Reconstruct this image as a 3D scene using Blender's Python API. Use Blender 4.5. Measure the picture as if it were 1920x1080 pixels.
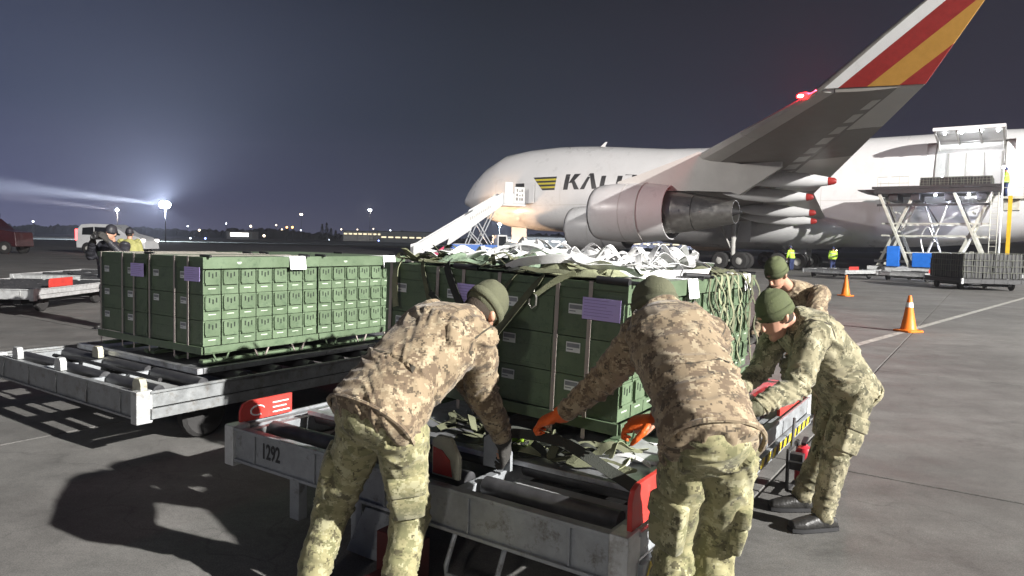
import bpy, bmesh, math, random
import numpy as np
from mathutils import Vector, Matrix, noise
for _o in list(bpy.data.objects): bpy.data.objects.remove(_o)
S = bpy.context.scene
COL = S.collection
R = math.radians
V = Vector
RNG = random.Random(7)

# ---------------------------------------------------------------- camera
CAM_H, CAM_PITCH, CAM_ROLL = 1.65, .052, .022
cd = bpy.data.cameras.new('camera'); cam = bpy.data.objects.new('camera', cd); COL.objects.link(cam)
cd.sensor_width = 36.0; cd.lens = 36.0 * 1300 / 1920; cd.shift_y = -19.4 / 1920
cd.clip_start = .05; cd.clip_end = 3000
_fw = V((0, math.cos(CAM_PITCH), -math.sin(CAM_PITCH))); _rt = V((1, 0, 0)); _up = _rt.cross(_fw)
_r2 = _rt * math.cos(CAM_ROLL) + _up * math.sin(CAM_ROLL); _u2 = -_rt * math.sin(CAM_ROLL) + _up * math.cos(CAM_ROLL)
cam.matrix_world = Matrix(((_r2.x, _u2.x, -_fw.x, 0), (_r2.y, _u2.y, -_fw.y, 0), (_r2.z, _u2.z, -_fw.z, CAM_H), (0, 0, 0, 1)))
S.camera = cam

# ---------------------------------------------------------------- night sky
W = bpy.data.worlds.new('World'); S.world = W; W.use_nodes = True
nt = W.node_tree; nt.nodes.clear()
def wn(t, **k):
    n = nt.nodes.new(t)
    for a, b in k.items(): setattr(n, a, b)
    return n
_tc = wn('ShaderNodeTexCoord'); _sep = wn('ShaderNodeSeparateXYZ'); nt.links.new(_tc.outputs['Generated'], _sep.inputs[0])
_ramp = wn('ShaderNodeValToRGB'); nt.links.new(_sep.outputs['Z'], _ramp.inputs[0])
cr = _ramp.color_ramp
cr.elements[0].position = 0.0; cr.elements[0].color = (.135, .135, .19, 1)
cr.elements[1].position = .6; cr.elements[1].color = (.0085, .0135, .026, 1)
for p, c in ((.05, (.085, .092, .150, 1)), (.16, (.034, .047, .080, 1)), (.32, (.015, .0225, .044, 1))):
    e = cr.elements.new(p); e.color = c
_hx = wn('ShaderNodeMapRange'); nt.links.new(_sep.outputs['X'], _hx.inputs[0])
_hx.inputs[1].default_value = -.62; _hx.inputs[2].default_value = .65; _hx.inputs[3].default_value = 0; _hx.inputs[4].default_value = 1
_tint = wn('ShaderNodeValToRGB'); nt.links.new(_hx.outputs[0], _tint.inputs[0])
tr = _tint.color_ramp
tr.elements[0].position = 0; tr.elements[0].color = (2.2, 2.25, 2.8, 1)
tr.elements[1].position = 1; tr.elements[1].color = (1.3, .85, 1.0, 1)
e = tr.elements.new(.45); e.color = (.88, .98, 1.02, 1)
e = tr.elements.new(.17); e.color = (1.6, 1.62, 1.9, 1)
_mul = wn('ShaderNodeMix', data_type='RGBA', blend_type='MULTIPLY'); _mul.inputs[0].default_value = 1
nt.links.new(_ramp.outputs[0], _mul.inputs[6]); nt.links.new(_tint.outputs[0], _mul.inputs[7])
_bg = wn('ShaderNodeBackground'); _bg.inputs[1].default_value = .46; nt.links.new(_mul.outputs[2], _bg.inputs[0])
_wo = wn('ShaderNodeOutputWorld'); nt.links.new(_bg.outputs[0], _wo.inputs[0])

# ---------------------------------------------------------------- apron floodlight behind the camera, and two added fill lamps
def lamp(name, kind, loc, power, col=(1, 1, 1), r=.3, parent=None, target=None, spot=60, blend=.3):
    l = bpy.data.lights.new(name, kind); l.energy = power; l.color = col
    if kind in ('POINT', 'SPOT'): l.shadow_soft_size = r
    if kind == 'SPOT': l.spot_size = R(spot); l.spot_blend = blend
    o = bpy.data.objects.new(name, l); COL.objects.link(o); o.location = loc
    if target is not None: o.rotation_euler = (V(target) - V(loc)).to_track_quat('-Z', 'Y').to_euler()
    if parent: o.parent = parent
    return o
KEY = V((45.3, -24.0, 26))
lamp('apron_floodlight', 'SPOT', KEY, 520000, (1, .975, .93), .4, target=(0, 30, 1), spot=100, blend=.25)
lamp('jet_fill_light', 'SPOT', V((-44, 26, 20)), 60000, (1, .95, .9), .8, target=(8, 56, 5), spot=52, blend=.5)  # unseen lamp added to lift the shaded side of the jet
lamp('apron_fill_light', 'SPOT', V((-12, -60, 24)), 26000, (1, .96, .92), 1.6, target=(0, 20, 1), spot=110, blend=.4)  # soft unseen lamp added as fill for the shaded faces
S.view_settings.view_transform = 'Standard'; S.view_settings.look = 'None'
S.view_settings.exposure = 0; S.view_settings.gamma = 1; S.view_settings.use_curve_mapping = False
S.render.engine = 'CYCLES'
S.cycles.use_denoising = True
S.cycles.max_bounces = 5; S.cycles.diffuse_bounces = 3; S.cycles.glossy_bounces = 2; S.cycles.volume_bounces = 0
S.cycles.transparent_max_bounces = 8; S.cycles.caustics_reflective = False; S.cycles.caustics_refractive = False
S.cycles.sample_clamp_indirect = 4

# ---------------------------------------------------------------- materials
def mat(name, col, rough=.6, metal=0, var=.18, scale=5, bump=.0, bscale=60, dirt=None, dthr=(.55, .7), dscale=9, coat=0, trans=0):
    m = bpy.data.materials.new(name); m.use_nodes = True; t = m.node_tree; N = t.nodes; b = N['Principled BSDF']
    L = t.links.new
    b.inputs['Roughness'].default_value = rough; b.inputs['Metallic'].default_value = metal
    if coat: b.inputs['Coat Weight'].default_value = coat
    tc = N.new('ShaderNodeTexCoord'); oi = N.new('ShaderNodeObjectInfo'); ad = N.new('ShaderNodeVectorMath'); ad.operation = 'MULTIPLY_ADD'
    cx = N.new('ShaderNodeCombineXYZ')
    for i in range(3): L(oi.outputs['Random'], cx.inputs[i])
    ad.inputs[1].default_value = (37, 53, 71); L(cx.outputs[0], ad.inputs[0]); L(tc.outputs['Object'], ad.inputs[2])
    n = N.new('ShaderNodeTexNoise'); n.inputs['Scale'].default_value = scale; n.inputs['Detail'].default_value = 6; n.inputs['Roughness'].default_value = .65
    L(ad.outputs[0], n.inputs['Vector'])
    mr = N.new('ShaderNodeMapRange'); mr.inputs[1].default_value = .3; mr.inputs[2].default_value = .7
    mr.inputs[3].default_value = 1 - var; mr.inputs[4].default_value = 1 + var; L(n.outputs[0], mr.inputs[0])
    mx = N.new('ShaderNodeMix'); mx.data_type = 'RGBA'; mx.blend_type = 'MULTIPLY'; mx.inputs[0].default_value = 1
    rt = N.new('ShaderNodeMapRange'); rt.inputs[3].default_value = .92; rt.inputs[4].default_value = 1.08; L(oi.outputs['Random'], rt.inputs[0])
    pm = N.new('ShaderNodeMath'); pm.operation = 'MULTIPLY'; L(mr.outputs[0], pm.inputs[0]); L(rt.outputs[0], pm.inputs[1])
    mx.inputs[6].default_value = (*col, 1); L(pm.outputs[0], mx.inputs[7]); out = mx.outputs[2]
    if dirt:
        n2 = N.new('ShaderNodeTexNoise'); n2.inputs['Scale'].default_value = dscale; n2.inputs['Detail'].default_value = 8; n2.inputs['Roughness'].default_value = .75
        L(ad.outputs[0], n2.inputs['Vector'])
        m2 = N.new('ShaderNodeMapRange'); m2.inputs[1].default_value = dthr[0]; m2.inputs[2].default_value = dthr[1]; L(n2.outputs[0], m2.inputs[0])
        x2 = N.new('ShaderNodeMix'); x2.data_type = 'RGBA'; L(m2.outputs[0], x2.inputs[0]); L(out, x2.inputs[6]); x2.inputs[7].default_value = (*dirt, 1)
        out = x2.outputs[2]
    L(out, b.inputs['Base Color'])
    rr = N.new('ShaderNodeMapRange'); rr.inputs[1].default_value = .3; rr.inputs[2].default_value = .7
    rr.inputs[3].default_value = max(.05, rough - .12); rr.inputs[4].default_value = min(1, rough + .12); L(n.outputs[0], rr.inputs[0]); L(rr.outputs[0], b.inputs['Roughness'])
    if bump:
        n3 = N.new('ShaderNodeTexNoise'); n3.inputs['Scale'].default_value = bscale; n3.inputs['Detail'].default_value = 4; L(ad.outputs[0], n3.inputs['Vector'])
        bp = N.new('ShaderNodeBump'); bp.inputs['Strength'].default_value = bump; bp.inputs['Distance'].default_value = .02
        L(n3.outputs[0], bp.inputs['Height']); L(bp.outputs[0], b.inputs['Normal'])
    return m
def emit(name, col, s):
    m = bpy.data.materials.new(name); m.use_nodes = True; b = m.node_tree.nodes['Principled BSDF']
    b.inputs['Base Color'].default_value = (.05, .05, .05, 1); b.inputs['Emission Color'].default_value = (*col, 1); b.inputs['Emission Strength'].default_value = s
    return m
def camo(name, base, mid, dark, light, cell=.011, sc=7.0, off=(0, 0, 0)):
    m = bpy.data.materials.new(name); m.use_nodes = True; t = m.node_tree; N = t.nodes; b = N['Principled BSDF']; L = t.links.new
    b.inputs['Roughness'].default_value = .85
    b.inputs['Sheen Weight'].default_value = .15
    tc = N.new('ShaderNodeTexCoord'); sn = N.new('ShaderNodeVectorMath'); sn.operation = 'SNAP'; sn.inputs[1].default_value = (cell,) * 3
    L(tc.outputs['Object'], sn.inputs[0])
    def layer(scale, o, lo, hi):
        ad = N.new('ShaderNodeVectorMath'); ad.operation = 'ADD'; ad.inputs[1].default_value = (o[0] + off[0], o[1] + off[1], o[2] + off[2]); L(sn.outputs[0], ad.inputs[0])
        n = N.new('ShaderNodeTexNoise'); n.inputs['Scale'].default_value = scale; n.inputs['Detail'].default_value = 4; n.inputs['Roughness'].default_value = .72; L(ad.outputs[0], n.inputs['Vector'])
        r = N.new('ShaderNodeMapRange'); r.inputs[1].default_value = lo; r.inputs[2].default_value = hi; L(n.outputs[0], r.inputs[0]); return r.outputs[0]
    cur = None
    prev = (*base, 1)
    for scale, o, lo, hi, c in ((sc, (3, 1, 7), .50, .53, mid), (sc * 1.15, (11, 5, 2), .55, .575, light), (sc * 1.3, (23, 17, 9), .575, .60, dark)):
        f = layer(scale, o, lo, hi)
        x = N.new('ShaderNodeMix'); x.data_type = 'RGBA'; L(f, x.inputs[0])
        if cur is None: x.inputs[6].default_value = prev
        else: L(cur, x.inputs[6])
        x.inputs[7].default_value = (*c, 1); cur = x.outputs[2]
    L(cur, b.inputs['Base Color'])
    # cloth relief
    n3 = N.new('ShaderNodeTexNoise'); n3.noise_type = 'RIDGED_MULTIFRACTAL'; n3.inputs['Scale'].default_value = 5.5; n3.inputs['Detail'].default_value = 3; n3.inputs['Distortion'].default_value = .5; L(tc.outputs['Object'], n3.inputs['Vector'])
    n4 = N.new('ShaderNodeTexNoise'); n4.inputs['Scale'].default_value = 300; L(tc.outputs['Object'], n4.inputs['Vector'])
    b1 = N.new('ShaderNodeBump'); b1.inputs['Strength'].default_value = .6; b1.inputs['Distance'].default_value = .012; L(n3.outputs[0], b1.inputs['Height'])
    b2 = N.new('ShaderNodeBump'); b2.inputs['Strength'].default_value = .12; b2.inputs['Distance'].default_value = .003; L(n4.outputs[0], b2.inputs['Height']); L(b1.outputs[0], b2.inputs['Normal'])
    L(b2.outputs[0], b.inputs['Normal'])
    return m

# ---------------------------------------------------------------- mesh helpers
class MB:
    def __init__(s): s.v = []; s.f = []; s.m = []
    def add(s, vs, fs, m=0):
        o = len(s.v); s.v += [tuple(p) for p in vs]; s.f += [tuple(i + o for i in f) for f in fs]; s.m += [m] * len(fs); return s
    def box(s, lo, hi, m=0, M=None):
        x0, y0, z0 = lo; x1, y1, z1 = hi
        vs = [V(p) for p in ((x0, y0, z0), (x1, y0, z0), (x1, y1, z0), (x0, y1, z0), (x0, y0, z1), (x1, y0, z1), (x1, y1, z1), (x0, y1, z1))]
        if M is not None: vs = [M @ p for p in vs]
        return s.add(vs, [(3, 2, 1, 0), (4, 5, 6, 7), (0, 1, 5, 4), (1, 2, 6, 5), (2, 3, 7, 6), (3, 0, 4, 7)], m)
    def bar(s, p0, p1, w, h, m=0, up=(0, 0, 1)):
        p0 = V(p0); p1 = V(p1); d = (p1 - p0).normalized(); a = d.cross(V(up))
        if a.length < 1e-4: a = d.cross(V((1, 0, 0)))
        a.normalize(); b = a.cross(d)
        vs = []
        for p in (p0, p1):
            for i, j in ((-1, -1), (1, -1), (1, 1), (-1, 1)): vs.append(p + a * i * w / 2 + b * j * h / 2)
        return s.add(vs, [(0, 1, 2, 3), (7, 6, 5, 4), (0, 4, 5, 1), (1, 5, 6, 2), (2, 6, 7, 3), (3, 7, 4, 0)], m)
    def tube(s, path, r, n=8, m=0, cap=True):
        path = [V(p) for p in path]; k = len(path); rs = r if isinstance(r, (list, tuple)) else [r] * k
        vs = []; fs = []; pa = None
        for i, p in enumerate(path):
            d = (path[min(i + 1, k - 1)] - path[max(i - 1, 0)]).normalized()
            if pa is None:
                a = d.cross(V((0, 0, 1)))
                if a.length < 1e-3: a = d.cross(V((1, 0, 0)))
            else: a = pa - d * pa.dot(d)
            a.normalize(); pa = a; b = d.cross(a)
            for j in range(n): t = 2 * math.pi * j / n; vs.append(p + (a * math.cos(t) + b * math.sin(t)) * rs[i])
        for i in range(k - 1):
            for j in range(n): fs.append((i * n + j, i * n + (j + 1) % n, (i + 1) * n + (j + 1) % n, (i + 1) * n + j))
        if cap: fs.append(tuple(range(n - 1, -1, -1))); fs.append(tuple((k - 1) * n + j for j in range(n)))
        return s.add(vs, fs, m)
    def lathe(s, prof, o=(0, 0, 0), ax='X', n=24, m=0, rz=1):
        # prof: list of (along, radius)
        vs = []; fs = []; k = len(prof); o = V(o)
        for a, r in prof:
            for j in range(n):
                t = 2 * math.pi * j / n; c, q = r * math.cos(t), r * math.sin(t) * rz
                vs.append(o + (V((a, c, q)) if ax == 'X' else V((c, a, q)) if ax == 'Y' else V((c, q, a))))
        for i in range(k - 1):
            for j in range(n): fs.append((i * n + j, i * n + (j + 1) % n, (i + 1) * n + (j + 1) % n, (i + 1) * n + j))
        return s.add(vs, fs, m)
    def prism(s, poly, d, M=None, m=0, z0=0):
        # poly in local xy, thickness along local z from z0 to z0+d
        n = len(poly); vs = [V((x, y, z0)) for x, y in poly] + [V((x, y, z0 + d)) for x, y in poly]
        if M is not None: vs = [M @ p for p in vs]
        return s.add(vs, [tuple(range(n - 1, -1, -1)), tuple(range(n, 2 * n))] + [(i, (i + 1) % n, n + (i + 1) % n, n + i) for i in range(n)], m)
    def ribbon(s, path, wd, w, th=.003, m=0):
        path = [V(p) for p in path]; k = len(path); vs = []; fs = []
        wds = wd if isinstance(wd, list) else [V(wd)] * k
        for i, p in enumerate(path):
            d = (path[min(i + 1, k - 1)] - path[max(i - 1, 0)]).normalized()
            a = wds[i] - d * wds[i].dot(d)
            if a.length < 1e-4: a = d.cross(V((0, 0, 1)))
            a.normalize(); b = d.cross(a)
            vs += [p - a * w / 2 - b * th / 2, p + a * w / 2 - b * th / 2, p + a * w / 2 + b * th / 2, p - a * w / 2 + b * th / 2]
        for i in range(k - 1):
            for j in range(4): fs.append((i * 4 + j, i * 4 + (j + 1) % 4, (i + 1) * 4 + (j + 1) % 4, (i + 1) * 4 + j))
        fs.append((3, 2, 1, 0)); fs.append(tuple((k - 1) * 4 + j for j in range(4)))
        return s.add(vs, fs, m)
    def ball(s, c, r, nu=12, nv=8, m=0, sc=(1, 1, 1)):
        vs = []; fs = []; c = V(c)
        for i in range(nv + 1):
            p = math.pi * i / nv
            for j in range(nu):
                t = 2 * math.pi * j / nu
                vs.append(c + V((r * sc[0] * math.sin(p) * math.cos(t), r * sc[1] * math.sin(p) * math.sin(t), r * sc[2] * math.cos(p))))
        for i in range(nv):
            for j in range(nu): fs.append((i * nu + j, (i + 1) * nu + j, (i + 1) * nu + (j + 1) % nu, i * nu + (j + 1) % nu))
        return s.add(vs, fs, m)
    def mesh(s, name, mats, smooth=35):
        me = bpy.data.meshes.new(name); me.from_pydata(s.v, [], s.f); me.update()
        for q in (mats if isinstance(mats, (list, tuple)) else [mats]): me.materials.append(q)
        if len(me.materials) > 1: me.polygons.foreach_set('material_index', s.m)
        bm = bmesh.new(); bm.from_mesh(me); bmesh.ops.remove_doubles(bm, verts=bm.verts, dist=1e-5)
        bmesh.ops.recalc_face_normals(bm, faces=bm.faces); bm.to_mesh(me); bm.free()
        if smooth:
            me.polygons.foreach_set('use_smooth', [True] * len(me.polygons)); me.set_sharp_from_angle(angle=R(smooth))
        me.update(); return me
    def build(s, name, mats, parent=None, bevel=0, smooth=35, seg=1):
        return link(name, s.mesh(name, mats, smooth), parent, bevel, seg)
def link(name, me, parent=None, bevel=0, seg=1):
    o = bpy.data.objects.new(name, me); COL.objects.link(o)
    if parent is not None: o.parent = parent
    if bevel:
        b = o.modifiers.new('bevel', 'BEVEL'); b.width = bevel; b.segments = seg; b.limit_method = 'ANGLE'; b.angle_limit = R(40); b.harden_normals = True
    return o
def tag(o, label=None, cat=None, group=None, kind=None):
    if label: o['label'] = label
    if cat: o['category'] = cat
    if group: o['group'] = group
    if kind: o['kind'] = kind
    return o
def thing(name, label, cat, loc=(0, 0, 0), rz=0, group=None, rot=None):
    o = bpy.data.objects.new(name, None); COL.objects.link(o); o.location = loc; o.empty_display_size = .2
    o.rotation_euler = rot if rot else (0, 0, rz)
    return tag(o, label, cat, group)
def kids(o): return [c for c in list(COL.objects) if c.parent == o]
def copy_tree(o, parent=None):
    c = o.copy(); COL.objects.link(c); c.parent = parent
    for ch in kids(o): copy_tree(ch, c)
    return c
def glyphs(text, size, extrude=.001, shear=0, font=None):
    """print as flat mesh data, baseline centred at the origin, in the xy plane"""
    cu = bpy.data.curves.new('print', 'FONT'); cu.body = text; cu.size = size; cu.align_x = 'CENTER'; cu.align_y = 'CENTER'; cu.extrude = extrude; cu.offset = size * .018; cu.shear = shear
    cu.resolution_u = 2
    o = bpy.data.objects.new('print', cu); COL.objects.link(o)
    dg = bpy.context.evaluated_depsgraph_get(); me = bpy.data.meshes.new_from_object(o.evaluated_get(dg))
    bpy.data.objects.remove(o); bpy.data.curves.remove(cu); return me
def put_text(name, text, size, m, parent, loc, rot, sx=1, bold=0):
    me = glyphs(text, size); me.materials.clear(); me.materials.append(m)
    o = link(name, me, parent); o.location = loc; o.rotation_euler = rot; o.scale = (sx, 1, 1); return o
# ---------------------------------------------------------------- common paints
M = {}
M['white'] = mat('white paint', (.78, .78, .77), .35, var=.05, scale=2)
M['skin_white'] = mat('aircraft white paint', (.68, .68, .68), .34, var=.035, scale=.7, dirt=(.58, .57, .55), dthr=(.55, .85), dscale=.9, coat=.3)
M['wing_light'] = mat('light grey wing paint', (.50, .49, .46), .45, var=.08, scale=1.2)
M['wing_grey'] = mat('dark grey wing paint', (.215, .20, .18), .5, var=.1, scale=1.5)
M['metal'] = mat('brushed metal', (.34, .33, .31), .38, .9, var=.15, scale=4)
M['darkmetal'] = mat('dark steel', (.06, .06, .062), .5, .6, var=.2, scale=6)
M['black'] = mat('black rubber', (.022, .022, .024), .75, var=.2)
M['blackpaint'] = mat('black paint', (.018, .018, .02), .5, var=.1)
M['tyre'] = mat('tyre rubber', (.028, .027, .027), .85, var=.25, bump=.2)
M['red'] = mat('red paint', (.27, .016, .013), .45, var=.15, scale=6)
M['gold'] = mat('gold paint', (.40, .205, .035), .45, var=.08)
M['logo_gold'] = mat('logo gold', (.50, .42, .03), .45, var=.05)
M['orange'] = mat('orange plastic', (.85, .20, .012), .5, var=.08)
M['yellow'] = mat('yellow paint', (.72, .44, .02), .45, var=.15)
M['blue'] = mat('blue paint', (.012, .13, .52), .4, var=.1)
M['glass'] = mat('dark glass', (.015, .018, .022), .08, var=0)
M['steelgrey'] = mat('worn grey steel', (.30, .315, .33), .48, .35, var=.22, scale=7, bump=.12, bscale=35, dirt=(.10, .085, .07), dthr=(.56, .72), dscale=8)
M['palegrey'] = mat('scuffed pale steel', (.52, .53, .53), .42, .3, var=.2, scale=8, bump=.1, bscale=40, dirt=(.20, .17, .14), dthr=(.55, .75), dscale=10)
M['paper'] = mat('white paper', (.85, .85, .86), .7, var=.02)
M['asphalt'] = None

# ---------------------------------------------------------------- ground
def ground_material():
    m = bpy.data.materials.new('apron concrete'); m.use_nodes = True; t = m.node_tree; N = t.nodes; b = N['Principled BSDF']; L = t.links.new
    ge = N.new('ShaderNodeNewGeometry'); oi = N.new('ShaderNodeObjectInfo')
    def nz(sc, det=6, ro=.65, dist=0):
        n = N.new('ShaderNodeTexNoise'); n.inputs['Scale'].default_value = sc; n.inputs['Detail'].default_value = det; n.inputs['Roughness'].default_value = ro; n.inputs['Distortion'].default_value = dist
        L(ge.outputs['Position'], n.inputs['Vector']); return n.outputs[0]
    def mr(x, a, c, lo, hi):
        r = N.new('ShaderNodeMapRange'); r.inputs[1].default_value = a; r.inputs[2].default_value = c; r.inputs[3].default_value = lo; r.inputs[4].default_value = hi; L(x, r.inputs[0]); return r.outputs[0]
    def mul(a, c):
        x = N.new('ShaderNodeMath'); x.operation = 'MULTIPLY'; L(a, x.inputs[0]); L(c, x.inputs[1]); return x.outputs[0]
    v = mul(mr(nz(.35, 5), .3, .7, .72, 1.26), mr(nz(2.2, 8, .7, .4), .3, .7, .80, 1.2))
    v = mul(v, mr(nz(26, 6, .8), .3, .7, .82, 1.18))
    v = mul(v, mr(nz(130, 2, .6), .35, .65, .75, 1.25))
    v = mul(v, mr(oi.outputs['Random'], 0, 1, .9, 1.1))
    mp = N.new('ShaderNodeMapping'); mp.inputs['Rotation'].default_value = (0, 0, .62); mp.inputs['Scale'].default_value = (.22, 1.9, 1); L(ge.outputs['Position'], mp.inputs['Vector'])
    ns = N.new('ShaderNodeTexNoise'); ns.inputs['Scale'].default_value = 1.0; ns.inputs['Detail'].default_value = 7; ns.inputs['Roughness'].default_value = .7; L(mp.outputs[0], ns.inputs['Vector'])
    v = mul(v, mr(ns.outputs[0], .3, .7, .84, 1.14))
    vo = N.new('ShaderNodeTexVoronoi'); vo.feature = 'DISTANCE_TO_EDGE'; vo.inputs['Scale'].default_value = .32; wv = N.new('ShaderNodeVectorMath'); wv.operation = 'MULTIPLY_ADD'; wv.inputs[1].default_value = (.9, .9, .9)
    nv = N.new('ShaderNodeTexNoise'); nv.inputs['Scale'].default_value = 1.6; nv.inputs['Detail'].default_value = 5; L(ge.outputs['Position'], nv.inputs['Vector']); L(nv.outputs['Color'], wv.inputs[0]); L(ge.outputs['Position'], wv.inputs[2]); L(wv.outputs[0], vo.inputs['Vector'])
    v = mul(v, mr(vo.outputs['Distance'], .001, .004, .8, 1))
    st = mr(nz(.8, 7, .75, 1.2), .58, .72, 1, .6); v = mul(v, st)
    mx = N.new('ShaderNodeMix'); mx.data_type = 'RGBA'; mx.blend_type = 'MULTIPLY'; mx.inputs[0].default_value = 1
    mx.inputs[6].default_value = (.128, .124, .118, 1); L(v, mx.inputs[7]); L(mx.outputs[2], b.inputs['Base Color'])
    L(mr(nz(1.1, 6, .7), .35, .65, .62, .92), b.inputs['Roughness'])
    bp = N.new('ShaderNodeBump'); bp.inputs['Strength'].default_value = .35; bp.inputs['Distance'].default_value = .006; L(nz(70, 5, .8), bp.inputs['Height']); L(bp.outputs[0], b.inputs['Normal'])
    return m
M['ground'] = ground_material()
M['sealant'] = mat('joint sealant', (.02, .02, .02), .7)
M['line'] = mat('worn road paint', (.42, .41, .37), .6, var=.25, scale=3, dirt=(.16, .15, .14), dthr=(.45, .62), dscale=14)
M['grass'] = mat('dark winter grass', (.035, .038, .022), .9, var=.3, scale=.3)
g = MB(); g.add([(-415, -72, -.016), (415, -72, -.016), (415, 130, -.016), (-415, 130, -.016)], [(0, 1, 2, 3)]); tag(g.build('apron', M['ground'], smooth=0), kind='structure')
APRON = COL.objects['apron']
g = MB(); g.add([(-415, 130, -.016), (415, 130, -.016), (415, 515, -.016), (-415, 515, -.016)], [(0, 1, 2, 3)]); tag(g.build('airfield_grass', M['grass'], smooth=0), kind='structure')
TH = R(-34.5)                       # the dollies and the slab joints share this heading
U = V((math.cos(TH), math.sin(TH), 0)); Vd = V((-math.sin(TH), math.cos(TH), 0))
slab = MB().box((.009, .009, -.25), (4.991, 4.991, 0)).mesh('concrete_slab', M['ground'], 0)
for i in range(-8, 7):
    for j in range(-2, 8):
        c = U * (i * 5 - 1.2) + Vd * (j * 5 + .62)
        mid = c + U * 2.5 + Vd * 2.5
        if mid.y < -1 or mid.y > 42 or abs(mid.x) > 1.0 * mid.y + 8: continue
        o = link('concrete_slab', slab, APRON, .006); o.location = c; o.rotation_euler = (0, 0, TH)
def strip(name, p0, p1, w, z, m):
    p0 = V((*p0, 0)); p1 = V((*p1, 0)); d = (p1 - p0).normalized(); a = V((-d.y, d.x, 0)) * w / 2
    b = MB(); b.add([(q.x, q.y, z) for q in (p0 - a, p1 - a, p1 + a, p0 + a)], [(0, 1, 2, 3)]); return tag(b.build(name, m, smooth=0), kind='structure')
strip('painted_line', (5.6, 11.5), (24, 30.8), .14, .005, M['line'])
strip('painted_line', (24, 30.8), (60, 24), .14, .005, M['line'])
strip('painted_line', (-30, 44), (40, 48), .3, .005, M['line'])
# ---------------------------------------------------------------- cargo aircraft (x aft from the nose, port side is -y)
AC = thing('cargo_aircraft', 'large white four engined cargo jet with raised wingtip and open side cargo door', 'aircraft', (-4.993, 74.02, 0), -.6384)
FX = [.02, .15, .45, 1.2, 2.2, 3.7, 6, 8.7, 12, 14, 16, 18, 20, 23, 26, 30, 34, 38, 41, 43, 46.66, 50, 55, 61, 66, 70.5]
FW = [.06, .42, .85, 1.45, 2.0, 2.5, 2.98, 3.2, 3.25, 3.25, 3.25, 3.25, 3.25, 3.25, 3.25, 3.25, 3.25, 3.25, 3.25, 3.25, 3.25, 3.2, 2.9, 2.1, 1.2, .3]
FB = [5.52, 5.4, 5.25, 4.95, 4.35, 3.75, 3.15, 2.82, 2.7, 2.66, 2.6, 2.5, 2.35, 2.15, 2.0, 1.85, 1.8, 1.78, 1.85, 1.95, 2.25, 2.7, 3.5, 4.8, 6.2, 7.6]
FT = [5.62, 5.85, 6.2, 7.0, 8.05, 9.25, 10.3, 10.62, 10.72, 10.66, 10.55, 10.38, 10.18, 9.9, 9.78, 9.74, 9.72, 9.72, 9.72, 9.72, 9.72, 9.65, 9.5, 9.2, 8.8, 8.3]
NR = 72
def fsec(x):
    w = np.interp(x, FX, FW); b = np.interp(x, FX, FB); t = np.interp(x, FX, FT)
    zc = b + min(3.25, (t - b) * .46); return w, b, t, zc
def fside(x, z):
    w, b, t, zc = fsec(x)
    q = (z - zc) / (t - zc) if z > zc else (zc - z) / (zc - b)
    return w * math.sqrt(max(0, 1 - abs(q) ** 2.15))
fb = MB(); fw_ = MB()
xs = []
for a, c in zip(FX[:-1], FX[1:]):
    k = max(1, int((c - a) / 1.2)); xs += [a + (c - a) * i / k for i in range(k)]
xs.append(FX[-1])
rings = []
for x in xs:
    w, b, t, zc = fsec(x); ring = []
    for j in range(NR):
        a = 2 * math.pi * j / NR; s_, c_ = math.sin(a), math.cos(a)      # a=0 top, port at 3/4
        e = 2 / 2.15
        y = w * math.copysign(abs(s_) ** e, s_); hz = (t - zc) if c_ > 0 else (zc - b)
        ring.append((x, y, zc + hz * math.copysign(abs(c_) ** e, c_)))
    rings.append(ring)
vs = [p for r in rings for p in r]; fs = []
for i in range(len(xs) - 1):
    for j in range(NR):
        q = [rings[i][j], rings[i][(j + 1) % NR]]; zm = (q[0][2] + q[1][2]) / 2
        if xs[i] > 42.99 and xs[i + 1] < 46.67 and q[0][1] < -1 and 5.25 < zm < 8.75: continue
        fs.append((i * NR + j, (i + 1) * NR + j, (i + 1) * NR + (j + 1) % NR, i * NR + (j + 1) % NR))
fb.add(vs, fs); fb.add([rings[0][j] for j in range(NR)], [tuple(range(NR))])
FUS = fb.build('fuselage', M['skin_white'], AC, smooth=50)
# cargo hold behind the open door
h = MB()
h.add([(42.4, -3.0, 5.3), (47.2, -3.0, 5.3), (47.2, 2.6, 5.3), (42.4, 2.6, 5.3)], [(0, 1, 2, 3)])
h.add([(42.4, 2.6, 5.3), (47.2, 2.6, 5.3), (47.2, 2.2, 8.75), (42.4, 2.2, 8.75)], [(0, 1, 2, 3)])
h.add([(42.4, -2.6, 8.8), (47.2, -2.6, 8.8), (47.2, 2.2, 8.8), (42.4, 2.2, 8.8)], [(0, 1, 2, 3)])
for xx in (42.4, 47.2): h.add([(xx, -3.0, 5.3), (xx, 2.6, 5.3), (xx, 2.2, 8.8), (xx, -2.6, 8.8)], [(0, 1, 2, 3)])
h.build('cargo_hold', M['white'], AC, smooth=0)
for k in range(4):
    x = 43.2 + k * 1.05
    MB().box((x, 2.1, 5.4), (x + .08, 2.5, 8.6)).build('hold_frame', M['wing_light'], AC)
for x in (42.93, 46.69): MB().tube([(x, -fside(x, z) - .02, z) for z in np.linspace(5.25, 8.8, 10)], .05, 6).build('door_frame', M['metal'], AC)
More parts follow.
